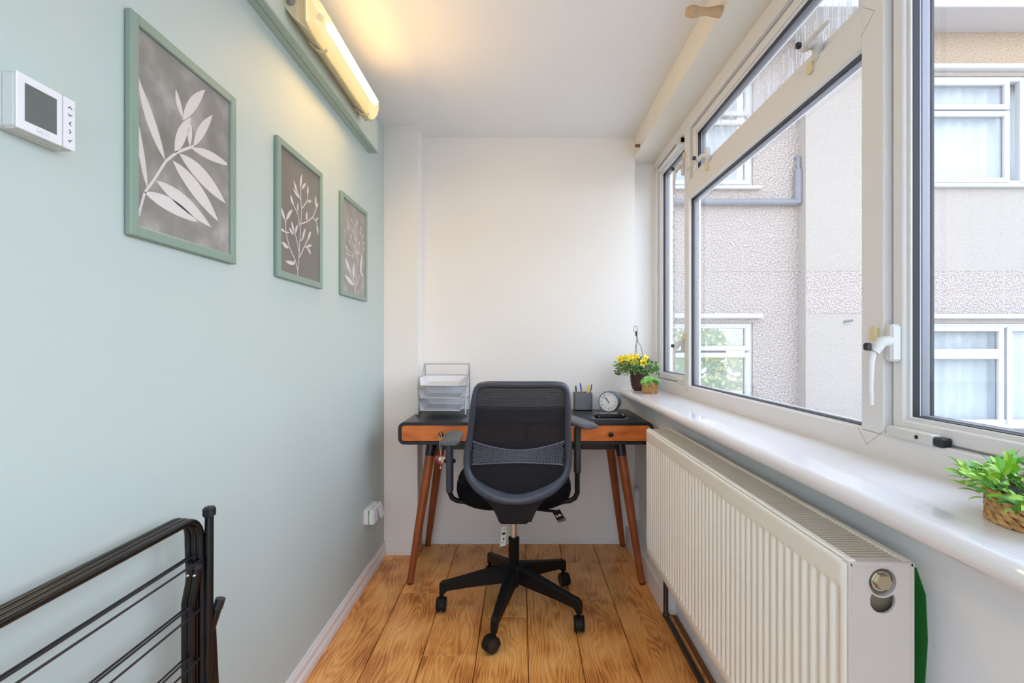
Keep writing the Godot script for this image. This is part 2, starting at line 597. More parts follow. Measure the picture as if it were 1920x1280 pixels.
func build_room() -> void:
	struct("wall_left", Shape.new().span(Vector3(-0.89, -0.02, -3.05), Vector3(-0.742, 2.45, 1.02)), M.green_wall, "pale duck-egg green plaster wall along the left side", "wall")
	struct("wall_back", Shape.new().span(Vector3(-0.742, -0.02, -2.99), Vector3(0.649, 2.45, -2.827)).span(Vector3(0.649, 0.84, -3.05), Vector3(0.89, 2.45, -2.905)).span(Vector3(0.649, -0.02, -2.99), Vector3(0.66, 0.84, -2.827)), M.white_wall, "white end wall behind the desk", "wall")
	struct("wall_pillar", Shape.new().span(Vector3(-0.742, 0, -2.83), Vector3(-0.56, 2.315, -2.68)), M.white_wall, "white boxed pillar in the corner left of the desk", "wall")
	var wr := struct("wall_right", Shape.new().span(Vector3(0.649, -0.6, -3.05), Vector3(0.86, 0.846, 1.02)), M.lower_wall, "pale wall below the windowsill on the right", "wall")
	var pp := PackedVector2Array()
	var edge := [[-0.88, 0.05], [-0.88, 0.752], [-0.812, 0.765], [-0.793, 0.73], [-0.789, 0.66], [-0.795, 0.58], [-0.800, 0.44], [-0.803, 0.30], [-0.80, 0.05]]
	for e in edge: pp.append(Vector2(-e[0], e[1]))
	var patch := Shape.new()
	patch.prism(pp, 0.002, Transform3D(Basis(Vector3(0, 0, -1), Vector3.UP, Vector3(1, 0, 0)), Vector3(0.6485, 0, 0)))
	put("old_paint_patch", patch, M.old_green, wr)
	struct("wall_rear", Shape.new().span(Vector3(-0.89, -0.02, 0.9), Vector3(-0.71, 2.45, 1.02)).span(Vector3(0.25, -0.02, 0.9), Vector3(0.89, 2.45, 1.02)).span(Vector3(-0.71, 2.24, 0.9), Vector3(0.25, 2.45, 1.02)), M.white_wall, "white wall behind the camera with a glazed doorway", "wall")
	var door := struct_node("door_1", "white framed glazed door behind the camera", "door")
	put("door_frame", Shape.new().ring_xy(-0.71, 0.25, 0.0, 2.24, 0.93, 1.0, 0.06, 0.004), M.upvc, door)
	put("door_pane", Shape.new().sheet_z(0.963, -0.65, 0.19, 0.06, 2.18), M.glass, door)
	struct("ceiling", Shape.new().span(Vector3(-0.742, 2.315, -2.83), Vector3(0.649, 2.45, 0.9)), M.ceiling, "off-white textured ceiling", "ceiling")
	struct("lintel", Shape.new().span(Vector3(0.645, 2.196, -2.905), Vector3(0.89, 2.45, 0.9), 0.002), M.cream_paint, "cream boxed beam above the window", "beam")
	var sill := Shape.new()
	var prof := PackedVector3Array()
	var back := PackedVector3Array()
	var pts := [Vector2(0.79, 0.846), Vector2(0.79, 0.883)]
	for i in 19:
		var w := PI / 2 + PI * i / 18
		pts.append(Vector2(0.5785 + cos(w) * 0.0185, 0.8645 + sin(w) * 0.0185))
	for p in pts:
		prof.append(Vector3(p.x, p.y, 0.9))
		back.append(Vector3(p.x, p.y, -2.8275))
	var rr := [back, prof]
	sill.loft(rr)
	sill.span(Vector3(0.652, 0.846, -2.905), Vector3(0.79, 0.8828, -2.82))
	struct("window_sill", sill, M.sill, "glossy white windowsill with a rounded front edge", "windowsill")
	skirting(Vector3(-0.742, 0, -2.68), Vector3(-0.742, 0, 0.9), Vector3.RIGHT, 0.068, 0.016, "baseboard_left", "white moulded skirting board along the green wall")
	skirting(Vector3(-0.742, 0, -2.68), Vector3(-0.552, 0, -2.68), Vector3(0, 0, 1), 0.068, 0.016, "baseboard_pillar", "white moulded skirting board round the corner pillar")
	skirting(Vector3(-0.56, 0, -2.827), Vector3(0.60, 0, -2.827), Vector3(0, 0, 1), 0.028, 0.010, "baseboard_back", "thin white bead along the foot of the end wall")
	struct("baseboard_right", Shape.new().span(Vector3(0.594, 0, -2.827), Vector3(0.65, 0.10, -2.07), 0.003), M.white_gloss, "white boxed skirting below the windowsill")
	var board := struct_node("trim_1", "green painted timber board fixed high along the left wall", "board")
	put("board", Shape.new().span(Vector3(-0.743, 2.07, -2.407), Vector3(-0.697, 2.215, 0.9), 0.002), M.board_green, board)
	put("cable_trunking", Shape.new().span(Vector3(-0.743, 2.062, -2.407), Vector3(-0.719, 2.0705, 0.9), 0.0015), M.trim_green, board)
	put("cable_trunking", Shape.new().span(Vector3(-0.7175, 2.062, -2.407), Vector3(-0.695, 2.0705, 0.9), 0.0015), M.trim_green, board)
	var box := thing("wall_box", "small white box on the wall behind the desk's right rear leg", "wall box", Vector3(0.649, 0.17, -2.74))
	put("cover", Shape.new().box(Vector3(-0.012, 0.08, 0), Vector3(0.026, 0.16, 0.05), 0.003), M.socket_white, box)
	put("top_cap", Shape.new().box(Vector3(-0.012, 0.165, 0), Vector3(0.028, 0.012, 0.054), 0.003), M.thermo_side, box)


func build_floor() -> void:
	var fl := struct_node("floor", "golden brown oak plank floor", "floor")
	put("sub_floor", Shape.new().span(Vector3(-0.89, -0.12, -3.05), Vector3(0.66, -0.0085, 1.02)), M.sub_floor, fl)
	var xs := [-0.742, -0.550, -0.359, -0.163, 0.0255, 0.2176, 0.408, 0.600, 0.650]
	var joints := [[-2.606, -1.316, -0.026, 1.26], [-1.60, -0.31, 0.98], [-1.805, -0.515, 0.775], [-2.0625, -0.77, 0.52], [-2.327, -1.037, 0.253], [-2.576, -1.286, 0.004, 1.29], [-1.62, -0.33, 0.96], [-1.7, -0.4, 0.9]]
	var n := 0
	for r in 8:
		var z0 := -2.827
		var ends: Array = joints[r].filter(func(q: float) -> bool: return q < 0.88) + [0.9]
		for z1 in ends:
			if z1 - z0 > 0.01:
				var g := 0.0014
				var a := Vector3(xs[r] + g, 0, z0 + g)
				var b := Vector3(xs[r + 1] - g, 0, z1 - g)
				var s := Shape.new()
				var off := Vector2(rng.randf(), rng.randf())
				var flip := rng.randf() < 0.5
				var c := 0.0024
				var ring := func(inset: float, y: float) -> Array:
					return [Vector3(a.x + inset, y, b.z - inset), Vector3(b.x - inset, y, b.z - inset), Vector3(b.x - inset, y, a.z + inset), Vector3(a.x + inset, y, a.z + inset)]
				var top: Array = ring.call(c, 0.0)
				var mid: Array = ring.call(0.0, -c)
				var low: Array = ring.call(0.0, -0.008)
				var uv := func(p: Vector3) -> Vector2:
					var u := (p.x - a.x) / 0.192 * 0.98 + 0.01
					return Vector2(1.0 - u if flip else u, (p.z + off.y * 3.0) / 1.29)
				var face := func(q: Array) -> void:
					for k in [0, 2, 1, 0, 3, 2]:
						s.v(q[k], uv.call(q[k]))
				face.call(top)
				for k in 4:
					var l := (k + 1) % 4
					face.call([mid[k], mid[l], top[l], top[k]])
					face.call([low[k], low[l], mid[l], mid[k]])
				put("plank", s, M["oak%d" % ((n * 2 + r) % 3)], fl)
				n += 1
			z0 = z1
	put("bare_edge", Shape.new().span(Vector3(0.632, -0.008, -2.06), Vector3(0.65, 0.007, 0.9), 0.002), M.raw_wood, fl)


# ------------------------------------------------------------------ window
func handle(parent: Node3D, y: float, z: float, dir: Vector3, keeper: Vector3) -> void:
	var base := Shape.new()
	base.box(Vector3(0.782, y, z), Vector3(0.024, 0.078, 0.022), 0.005)
	base.tube([Vector3(0.776, y + 0.004, z), Vector3(0.757, y + 0.002, z), Vector3(0.742, y - 0.012, z) + dir * 0.008], [0.013, 0.012, 0.010], 10)
	var h := put("handle", base, M.handle_white, parent)
	var e := Vector3(0.740, y - 0.012, z) + dir * 0.006
	put("lever", Shape.new().tube([e, e + dir * 0.02 + Vector3(-0.004, 0, 0), e + dir * 0.07 + Vector3(-0.006, 0, 0), e + dir * 0.112 + Vector3(-0.004, 0, 0)], [0.008, 0.0072, 0.006, 0.005], 10, false, 0.7, Vector3(1, 0, 0)), M.handle_white, h)
	put("button", Shape.new().box(e + Vector3(-0.012, 0.010, 0), Vector3(0.014, 0.016, 0.012), 0.003), M.black_plastic, h)
	put("keeper", Shape.new().box(keeper, Vector3(0.012, 0.03, 0.022), 0.003), M.yellowed, parent)


func sash(parent: Node3D, y0: float, y1: float, z0: float, z1: float, w: float) -> void:
	var b := Shape.new()
	b.ring_yz(0.793, 0.806, y0, y1, z0, z1, w - 0.008, 0.003)
	b.ring_yz(0.802, 0.842, y0, y1, z0, z1, w, 0.001)
	var o := put("sash", b, M.upvc, parent)
	put("gasket", Shape.new().ring_yz(0.8065, 0.820, y0 + 0.004, y1 - 0.004, z0 + 0.004, z1 - 0.004, w - 0.0025), M.gasket, o)
	glazing(o, M.gasket if z0 > -1.2 else M.upvc_bead, 0.8205, y0 + w, y1 - w, z0 + w, z1 - w)
	put("weather_seal", Shape.new().ring_yz(0.800, 0.84, y0 + 0.002, y1 - 0.002, z0 - 0.004, z1 + 0.004, 0.006), M.gasket, o)


func glazing(o: Node3D, edge: Material, x: float, y0: float, y1: float, z0: float, z1: float) -> void:
	put("spacer", Shape.new().ring_yz(x + 0.0035, x + 0.019, y0 - 0.001, y1 + 0.001, z0 - 0.001, z1 + 0.001, 0.004), M.spacer, o)
	put("outer_frame", Shape.new().ring_yz(x + 0.0225, x + 0.029, y0 - 0.006, y1 + 0.006, z0 - 0.006, z1 + 0.006, 0.0085, 0.001), edge, o)
	for k in 2:
		var px := x + 0.0005 + k * 0.0195
		put("pane", Shape.new().sheet_x(px, y0 - 0.002, y1 + 0.002, z0 - 0.002, z1 + 0.002), M.glass, o)


func build_window() -> void:
	var w := struct_node("window_1", "long white plastic framed window above the sill, with casements and a top-hung fanlight", "window")
	var x0 := 0.778
	var x1 := 0.835
	put("bottom_rail", Shape.new().span(Vector3(x0, 0.880, -2.905), Vector3(x1, 0.942, 0.9), 0.003), M.upvc, w)
	put("top_rail", Shape.new().span(Vector3(x0, 2.138, -2.905), Vector3(x1, 2.2, 0.9), 0.003), M.upvc, w)
	put("jamb", Shape.new().span(Vector3(x0, 0.93, -2.908), Vector3(x1, 2.15, -2.846), 0.003), M.upvc, w)
	for q in [[-2.359, -2.297], [-1.133, -1.062], [-0.30, -0.23], [0.83, 0.9]]:
		put("mullion", Shape.new().span(Vector3(x0, 0.935, q[0]), Vector3(x1, 2.145, q[1]), 0.003), M.upvc, w)
	put("transom", Shape.new().span(Vector3(x0, 1.809, -2.30), Vector3(x1, 1.893, -1.13), 0.003), M.upvc, w)
	sash(w, 0.945, 2.134, -2.843, -2.362, 0.036)
	sash(w, 1.896, 2.134, -2.293, -1.137, 0.036)
	sash(w, 0.945, 2.134, -1.057, -0.304, 0.038)
	for q in [[-2.297, -1.133, 0.942, 1.809], [-0.23, 0.83, 0.942, 2.138]]:
		var f := put("glazing_bead", Shape.new().ring_yz(0.786, 0.790, q[2] - 0.002, q[3] + 0.002, q[0] - 0.002, q[1] + 0.002, 0.004), M.upvc_bead, w)
		put("gasket", Shape.new().ring_yz(0.790, 0.8005, q[2] - 0.002, q[3] + 0.002, q[0] - 0.002, q[1] + 0.002, 0.006), M.gasket, f)
		glazing(f, M.upvc_bead, 0.801, q[2] + 0.003, q[3] - 0.003, q[0] + 0.003, q[1] - 0.003)
	var down := Vector3(0, -1, 0)
	for q in [[0.941, -1.144, 0.907, -1.114], [0.907, -1.114, 0.945, -1.063], [1.834, -1.134, 1.866, -1.089], [1.866, -1.089, 1.898, -1.126], [1.815, -2.297, 1.86, -2.325], [1.86, -2.325, 1.892, -2.297], [0.941, -2.297, 0.912, -2.328], [0.912, -2.328, 0.941, -2.359]]:
		var dz: float = q[3] - q[1]
		var dy: float = q[2] - q[0]
		put("weld_seam", Shape.new().box(Vector3(0.7779, (q[0] + q[2]) / 2, (q[1] + q[3]) / 2), Vector3(0.0006, 0.0012, sqrt(dz * dz + dy * dy)), 0.0, Basis(Vector3.RIGHT, -atan2(dy, dz))), M.seam, w)
	# condensation running down the fanlight
	var drips := Shape.new()
	for i in 240:
		var z := rng.randf_range(-2.24, -1.18)
		var ya := rng.randf_range(1.95, 2.09)
		var yb := ya - rng.randf_range(0.02, 0.14)
		drips.span(Vector3(0.8382, maxf(yb, 1.935), z), Vector3(0.8388, ya, z + rng.randf_range(0.001, 0.0035)))
	var film := Shape.new().sheet_x(0.8378, 1.934, 2.096, -2.256, -1.174)
	metas(put("condensation", film, M.film, w), "", "", "", "stuff")
	metas(put("water_streaks", drips, M.streak, w), "", "", "", "stuff")
	handle(w, 1.985, -2.378, down, Vector3(0.775, 2.03, -2.35))
	handle(w, 1.135, -2.378, down, Vector3(0.775, 1.17, -2.35))
	handle(w, 1.918, -2.075, Vector3(0, 0, -1), Vector3(0.775, 1.872, -2.06))
	handle(w, 1.918, -1.305, Vector3(0, 0, 1), Vector3(0.775, 1.872, -1.325))
	handle(w, 1.135, -1.040, down, Vector3(0.775, 1.155, -1.085))
	var vent := Shape.new()
	vent.span(Vector3(0.772, 2.112, -2.80), Vector3(0.795, 2.140, -2.40), 0.003)
	vent.span(Vector3(0.766, 2.106, -2.44), Vector3(0.795, 2.142, -2.40), 0.003)
	var vt := put("trickle_vent", vent, M.handle_white, w)
	var slots := Shape.new()
	for i in 13:
		slots.box(Vector3(0.7725, 2.126, -2.785 + i * 0.026), Vector3(0.003, 0.012, 0.016))
	put("slot_row", slots, M.mark_grey, vt)
	var rs := put("restrictor", Shape.new().span(Vector3(0.771, 0.940, -1.047), Vector3(0.795, 0.961, -0.93), 0.002), M.handle_white, w)
	put("end_stop", Shape.new().span(Vector3(0.772, 0.941, -0.93), Vector3(0.793, 0.958, -0.908), 0.003), M.black_plastic, rs)
	put("bolt_hole", Shape.new().lathe([Vector2(0.004, 0), Vector2(0.004, 0.001)], Vector3(0.7708, 0.951, -0.965), 12, Basis(Vector3.BACK, PI / 2)), M.dark_gap, rs)
	var r2 := put("restrictor", Shape.new().span(Vector3(0.770, 0.940, -2.46), Vector3(0.795, 0.968, -2.362), 0.002), M.handle_white, w)
	put("bolt_hole", Shape.new().lathe([Vector2(0.004, 0), Vector2(0.004, 0.001)], Vector3(0.7705, 0.954, -2.45), 12, Basis(Vector3.BACK, PI / 2)), M.dark_gap, r2)


# ------------------------------------------------------------------ outside
func house_window(parent: Node3D, x0: float, x1: float, y0: float, y1: float, z: float, panes: Array, sill_to: float, glass: String, nets: bool) -> void:
	# a white window set in a wall whose face lies at z
	var f := Shape.new()
	f.ring_xy(x0, x1, y0, y1, z - 0.09, z - 0.02, 0.05, 0.006)
	var o := put("window_frame", f, M.house_white, parent)
	for p in panes:
		put("sash", Shape.new().ring_xy(p[0] - 0.055, p[1] + 0.055, p[2] - 0.05, p[3] + 0.05, z - 0.075, z - 0.005, 0.055, 0.008), M.house_white, o)
		put("pane", Shape.new().sheet_z(z - 0.046, p[0] - 0.004, p[1] + 0.004, p[2] - 0.004, p[3] + 0.004), M[glass], o)
		put("pane_gasket", Shape.new().ring_xy(p[0] - 0.003, p[1] + 0.003, p[2] - 0.003, p[3] + 0.003, z - 0.047, z - 0.040, 0.010), M.mark_grey, o)
	put("window_head", Shape.new().span(Vector3(x0 - 0.06, y1 + 0.045, z - 0.02), Vector3(x1 + 0.08, y1 + 0.095, z + 0.07), 0.01), M.house_white, parent)
	put("outer_sill", Shape.new().span(Vector3(x0 - 0.06, y0 - 0.035, z - 0.06), Vector3(sill_to, y0 + 0.002, z + 0.05), 0.008), M.house_white, parent)
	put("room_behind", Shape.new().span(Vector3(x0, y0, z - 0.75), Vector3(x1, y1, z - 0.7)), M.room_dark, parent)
	if nets:
		var s := Shape.new().smooth(3)
		var n := 90
		for i in n:
			var xa := lerpf(x0 + 0.05, x1 - 0.12, float(i) / n)
			var xb := lerpf(x0 + 0.05, x1 - 0.12, float(i + 1) / n)
			var wave := func(x: float) -> float: return 0.014 * sin(x * 46.0) + 0.012 * sin(x * 19.0 + 1.0)
			var za: float = z - 0.14 + wave.call(xa)
			var zb: float = z - 0.14 + wave.call(xb)
			s.quad(Vector3(xa, y0, za), Vector3(xb, y0, zb), Vector3(xb, y1, zb), Vector3(xa, y1, za))
		put("net_curtain", s, M.net, parent)


func wall_slab(parent: Node3D, called: String, m: Material, x0: float, x1: float, y0: float, y1: float, z: float, holes: Array) -> void:
	# a facade slab with square openings, cut into boxes between the openings' edges
	var ys := [y0, y1]
	for h in holes:
		for k in [2, 3]:
			if h[k] > y0 and h[k] < y1 and not ys.has(h[k]): ys.append(h[k])
	ys.sort()
	var s := Shape.new()
	for i in ys.size() - 1:
		var a: float = ys[i]
		var b: float = ys[i + 1]
		var cuts := []
		for h in holes:
			if h[2] <= a + 0.001 and h[3] >= b - 0.001: cuts.append([h[0], h[1]])
		cuts.sort()
		var x := x0
		for c in cuts + [[x1, x1]]:
			if c[0] - x > 0.001: s.span(Vector3(x, a, z - 0.2), Vector3(c[0], b, z))
			x = c[1]
	put(called, s, m, parent)


func build_outside() -> void:
	struct("ground", Shape.new().span(Vector3(-14, -0.9, -6), Vector3(26, -0.6, 16)), M.concrete, "paved ground outside the window", "ground")
	# a pier of this house just beyond the end wall
	struct("wall_outside_pier", Shape.new().span(Vector3(0.862, -0.6, -3.4), Vector3(0.935, 3.2, -3.02)), M.pebbledash, "narrow pebbledashed return of this house beyond the first casement", "wall")
	struct("wall_outside_back", Shape.new().span(Vector3(-2.5, -0.6, -3.4), Vector3(0.862, 3.2, -3.06)), M.pebbledash, "outer wall of this house behind the end wall", "wall")
	struct("roof", Shape.new().span(Vector3(-1.2, 2.46, -3.4), Vector3(0.92, 2.62, 1.10)), M.soffit, "flat roof over the narrow room", "roof")
	var h := thing("neighbour_house", "pebbledashed neighbouring house with white windows seen through the glass", "house", Vector3(0, -0.6, 0))
	var zl := -5.3
	var zr := -5.16
	h.position = Vector3.ZERO
	var low := [1.30, 2.484, 0.25, 1.37]
	var high := [1.30, 2.484, 2.826, 4.008]
	wall_slab(h, "wall_below_joint", M.pebbledash, 0.6, 3.0, -0.6, 1.925, zl, [low])
	wall_slab(h, "wall_above_joint", M.pebbledash, 0.6, 3.0, 1.935, 4.5, zl, [high])
	put("joint_bead", Shape.new().span(Vector3(0.6, 1.922, zl - 0.1), Vector3(2.97, 1.938, zl + 0.005), 0.002), M.render_pale, h)
	var rl := [3.80, 6.35, 0.302, 1.36]
	var rh := [3.80, 6.35, 2.804, 3.94]
	wall_slab(h, "lower_render", M.render_pale, 2.97, 6.6, -0.6, 1.463, zr, [rl])
	wall_slab(h, "pebble_band", M.pebbledash, 2.97, 6.6, 1.463, 1.905, zr + 0.004, [])
	wall_slab(h, "middle_render", M.render_pale, 2.97, 6.6, 1.915, 4.0, zr, [rh])
	wall_slab(h, "upper_render", M.pebbledash_warm, 2.97, 6.6, 4.0, 4.6, zr + 0.003, [])
	put("corner_bead", Shape.new().span(Vector3(2.966, -0.6, zr - 0.02), Vector3(2.974, 4.4, zr + 0.004), 0.002), M.render_pale, h)
	put("joint_bead", Shape.new().span(Vector3(2.97, 1.903, zr - 0.1), Vector3(6.6, 1.917, zr + 0.008), 0.002), M.render_pale, h)
	put("soffit", Shape.new().span(Vector3(0.6, 4.39, -5.6), Vector3(6.7, 4.43, -4.76)), M.soffit, h)
	put("fascia", Shape.new().span(Vector3(0.6, 4.385, -4.78), Vector3(6.7, 4.62, -4.755), 0.005), M.house_white, h)
	put("gutter", Shape.new().tube([Vector3(0.6, 4.58, -4.70), Vector3(6.7, 4.58, -4.70)], 0.055, 12), M.house_white, h)
	put("roof_slope", Shape.new().box(Vector3(3.65, 5.1, -5.6), Vector3(6.1, 0.12, 2.0), 0.0, Basis(Vector3.RIGHT, deg_to_rad(35))), M.soffit, h)
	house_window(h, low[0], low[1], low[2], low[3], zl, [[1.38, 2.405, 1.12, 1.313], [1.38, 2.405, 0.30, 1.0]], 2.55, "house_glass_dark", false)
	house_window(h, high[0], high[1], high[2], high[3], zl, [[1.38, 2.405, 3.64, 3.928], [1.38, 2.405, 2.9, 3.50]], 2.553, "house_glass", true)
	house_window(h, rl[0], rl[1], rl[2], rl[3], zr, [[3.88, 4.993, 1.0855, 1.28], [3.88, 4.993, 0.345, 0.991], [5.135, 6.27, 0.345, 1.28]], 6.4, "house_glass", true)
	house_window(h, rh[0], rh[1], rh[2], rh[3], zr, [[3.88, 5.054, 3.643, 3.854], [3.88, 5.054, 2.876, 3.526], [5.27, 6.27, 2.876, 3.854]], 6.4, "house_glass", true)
	for b in [[1.95, 0.82, 0.07, 0.3], [2.28, 0.80, 0.085, -0.4], [1.75, 0.62, 0.05, 0.2], [2.05, 0.52, 0.05, -0.1], [2.2, 0.95, 0.04, 0.5], [1.62, 0.86, 0.045, 0.0], [1.9, 0.40, 0.05, 0.4]]:
		var sticker := Shape.new()
		for sd in [-1.0, 1.0]:
			for lobe in [[0.9, 0.75, 0.62], [0.62, -0.62, 0.42]]:
				var poly := PackedVector2Array()
				for k in 12:
					var w := TAU * k / 12
					var q := Vector2(lobe[0] * 0.55 + cos(w) * lobe[2] * 0.75, lobe[1] * 0.55 + sin(w) * lobe[2] * 0.5 + cos(w) * 0.2)
					q.x *= sd
					poly.append(Vector2(b[0], b[1]) + q.rotated(b[3]) * b[2])
				sticker.prism(poly, 0.002, Transform3D(Basis(), Vector3(0, 0, zl - 0.043)))
		put("butterfly_sticker", sticker, M.sticker, h)
	put("drain_pipe", Shape.new().tube([Vector3(0.7, 2.65, zl + 0.045), Vector3(2.93, 2.65, zl + 0.045), ], 0.035, 12).tube([Vector3(2.945, 2.63, zl + 0.045), Vector3(2.945, 2.99, zl + 0.045)], [0.045, 0.045], 12).tube([Vector3(2.945, 2.99, zl + 0.045), Vector3(2.945, 3.12, zl + 0.045), Vector3(2.945, 3.14, zl)], 0.024, 10), M.pipe_grey, h)
	for q in [[3.40, 3.95], [3.36, 1.375]]:
		put("wall_peg", Shape.new().tube([Vector3(q[0], q[1], zr - 0.02), Vector3(q[0] + 0.05, q[1] + 0.01, zr + 0.08)], 0.012, 8), M.pipe_grey, h)
	# a tall hedge across the yard, which the neighbour's panes mirror
	var hedge := thing("hedge", "yellowish green hedge mirrored in the neighbour's lower window panes", "hedge", Vector3(0, -0.6, 8.5))
	var leaf := Shape.new()
	leaf.tri(Vector3(-0.05, 0, 0), Vector3(0.05, 0.01, 0), Vector3(0.0, 0.12, 0.02))
	leaf.tri(Vector3(-0.05, 0, 0), Vector3(0.0, -0.09, 0.02), Vector3(0.05, 0.01, 0))
	var lm := leaf.done()
	for k in 2:
		var mm := MultiMesh.new()
		mm.transform_format = MultiMesh.TRANSFORM_3D
		mm.mesh = lm
		mm.instance_count = 9000
		for i in mm.instance_count:
			var p := Vector3(rng.randf_range(2.2, 18.0), rng.randf_range(0.0, 2.9), rng.randf_range(-0.35, 0.35))
			p.y *= 0.85 + 0.15 * sin(p.x * 2.1)
			mm.set_instance_transform(i, Transform3D(Basis.from_euler(Vector3(rng.randf() * TAU, rng.randf() * TAU, rng.randf() * TAU)) * Basis.from_scale(Vector3.ONE * rng.randf_range(0.7, 1.3)), p))
		var mi := MultiMeshInstance3D.new()
		mi.name = "foliage"
		mi.multimesh = mm
		mi.material_override = M.hedge if k == 0 else M.hedge_yellow
		metas(mi, "", "", "", "stuff")
		hedge.add_child(mi, true)
	put("trunk_core", Shape.new().span(Vector3(2.4, 0, -0.12), Vector3(17.8, 2.3, 0.12), 0.05), M.leaf_deep, hedge)


# ------------------------------------------------------------------ radiator and pipe
func build_radiator() -> void:
	var r := thing("radiator", "long white panel radiator with vertical flutes under the windowsill", "radiator", Vector3(0.51, 0.283, -0.778))
	var L := 1.242
	var H := 0.505
	var flutes := 44
	var pitch := 0.0275
	var s := Shape.new().smooth(4)
	# front panel: a grid whose columns follow the flutes
	var zs := [0.0, 0.002]
	for i in flutes:
		var c := 0.026 + i * pitch
		for o in [-0.0085, -0.0055, -0.002, 0.002, 0.0055, 0.0085]: zs.append(c + o)
	zs.append(L - 0.002)
	zs.append(L)
	var ys := [0.0, 0.004, 0.024, 0.030, 0.033, 0.037, 0.041, 0.048, 0.25, 0.447, 0.453, 0.457, 0.461, 0.464, 0.470, 0.495, H - 0.003, H]
	var depth := func(z: float, y: float) -> float:
		var d := 0.0
		if z <= 0.0005 or z >= L - 0.0005 or y <= 0.001 or y >= H - 0.001: return 0.004
		var i := roundi((z - 0.026) / pitch)
		i = clampi(i, 0, flutes - 1)
		var u := absf(z - 0.026 - i * pitch)
		var across := clampf((0.0085 - u) / 0.0055, 0.0, 1.0)
		var ends := clampf(minf(y - 0.030, 0.464 - y) / 0.010, 0.0, 1.0)
		d = 0.0062 * smoothstep(0.0, 1.0, across) * smoothstep(0.0, 1.0, ends)
		return d
	for i in zs.size() - 1:
		for j in ys.size() - 1:
			var p := []
			for q in [[i, j], [i + 1, j], [i + 1, j + 1], [i, j + 1]]:
				p.append(Vector3(depth.call(zs[q[0]], ys[q[1]]), ys[q[1]], -zs[q[0]]))
			s.quad(p[3], p[2], p[1], p[0])
	put("front_panel", s, M.radiator, r)
	var body := Shape.new()
	body.span(Vector3(0.004, 0.0, -L + 0.004), Vector3(0.016, H - 0.002, -0.004), 0.002)
	body.span(Vector3(0.088, 0.0, -L), Vector3(0.105, H, -0.002), 0.003)
	put("water_panels", body, M.radiator, r)
	put("top_rail", Shape.new().span(Vector3(0.006, H - 0.004, -L), Vector3(0.018, H + 0.004, -0.001), 0.002).span(Vector3(0.092, H - 0.004, -L), Vector3(0.106, H + 0.003, -0.001), 0.002), M.radiator, r)
	put("convector_core", Shape.new().span(Vector3(0.018, 0.02, -L + 0.01), Vector3(0.09, H - 0.045, -0.02)), M.fin, r)
	var grille := Shape.new()
	grille.box(Vector3.ZERO, Vector3(0.078, 0.012, 0.0030), 0.0006)
	var gm := grille.done()
	for i in 123:
		var o := put("slat", gm, M.slat_cream, r)
		o.position = Vector3(0.055, H - 0.004, -0.016 - i * 0.00985)
	# end covers, the near one with a keyhole
	var cover := CSGCombiner3D.new()
	cover.name = "end_cover"
	cover.material_override = M.radiator_end
	r.add_child(cover, true)
	var plate := CSGBox3D.new()
	plate.name = "plate"
	plate.size = Vector3(0.101, H, 0.004)
	plate.position = Vector3(0.0545, H / 2 + 0.001, 0.0)
	cover.add_child(plate)
	for q in [[0.4755, 0.0215], [0.4465, 0.020]]:
		var hole := CSGCylinder3D.new()
		hole.name = "keyhole"
		hole.operation = CSGShape3D.OPERATION_SUBTRACTION
		hole.radius = q[1]
		hole.height = 0.02
		hole.sides = 32
		hole.rotation.x = PI / 2
		hole.position = Vector3(0.057, q[0], 0)
		cover.add_child(hole, true)
	put("end_lip", Shape.new().span(Vector3(0.004, H - 0.006, -0.018), Vector3(0.1056, H + 0.002, 0.0035), 0.002).span(Vector3(0.0025, 0, -0.012), Vector3(0.0085, H + 0.001, 0.0035), 0.0004).span(Vector3(0.1005, 0, -0.02), Vector3(0.1058, H + 0.001, 0.0035), 0.0004), M.radiator_end, r)
	put("end_cover", Shape.new().span(Vector3(0.004, 0, -L - 0.002), Vector3(0.105, H, -L + 0.002), 0.001), M.radiator_end, r)
	var t := Basis(Vector3.RIGHT, PI / 2)
	put("recess_cup", Shape.new().lathe([Vector2(0.0245, 0.0024), Vector2(0.0238, 0.0034), Vector2(0.0226, 0.0030), Vector2(0.0219, 0.0005), Vector2(0.0217, -0.006)], Vector3(0.057, 0.4755, 0.0), 32, t, false), M.radiator_end, r)
	put("air_vent_plug", Shape.new().lathe([Vector2(0.017, -0.02), Vector2(0.017, 0.0), Vector2(0.0155, 0.002)], Vector3(0.056, 0.476, -0.002), 24, t), M.chrome, r)
	put("plug_nut", Shape.new().lathe([Vector2(0.0135, 0.0), Vector2(0.0135, 0.004), Vector2(0.012, 0.006)], Vector3(0.057, 0.476, 0.0005), 6, t, true, -1), M.brass, r)
	put("wall_bracket", Shape.new().span(Vector3(0.104, 0.05, -0.25), Vector3(0.141, 0.45, -0.22)).span(Vector3(0.104, 0.05, -1.05), Vector3(0.141, 0.45, -1.02)), M.radiator, r)


func build_pipe() -> void:
	var p := thing("heating_pipe", "dark copper heating pipe dropping behind the radiator and running along the floor", "pipe", Vector3(0.598, 0, -2.045))
	put("riser", Shape.new().tube([Vector3(0, 0.33, 0), Vector3(0, 0.03, 0), Vector3(0.001, 0.016, 0.006), Vector3(0.002, 0.0125, 0.02)], 0.0105, 10), M.pipe_dark, p)
	put("floor_run", Shape.new().tube([Vector3(0.002, 0.0125, 0.02), Vector3(0.004, 0.0125, 2.9)], 0.0115, 10), M.pipe_dark, p)
	put("elbow", Shape.new().ball(Vector3(0, 0.018, 0.003), 0.0155, 10), M.pipe_dark, p)


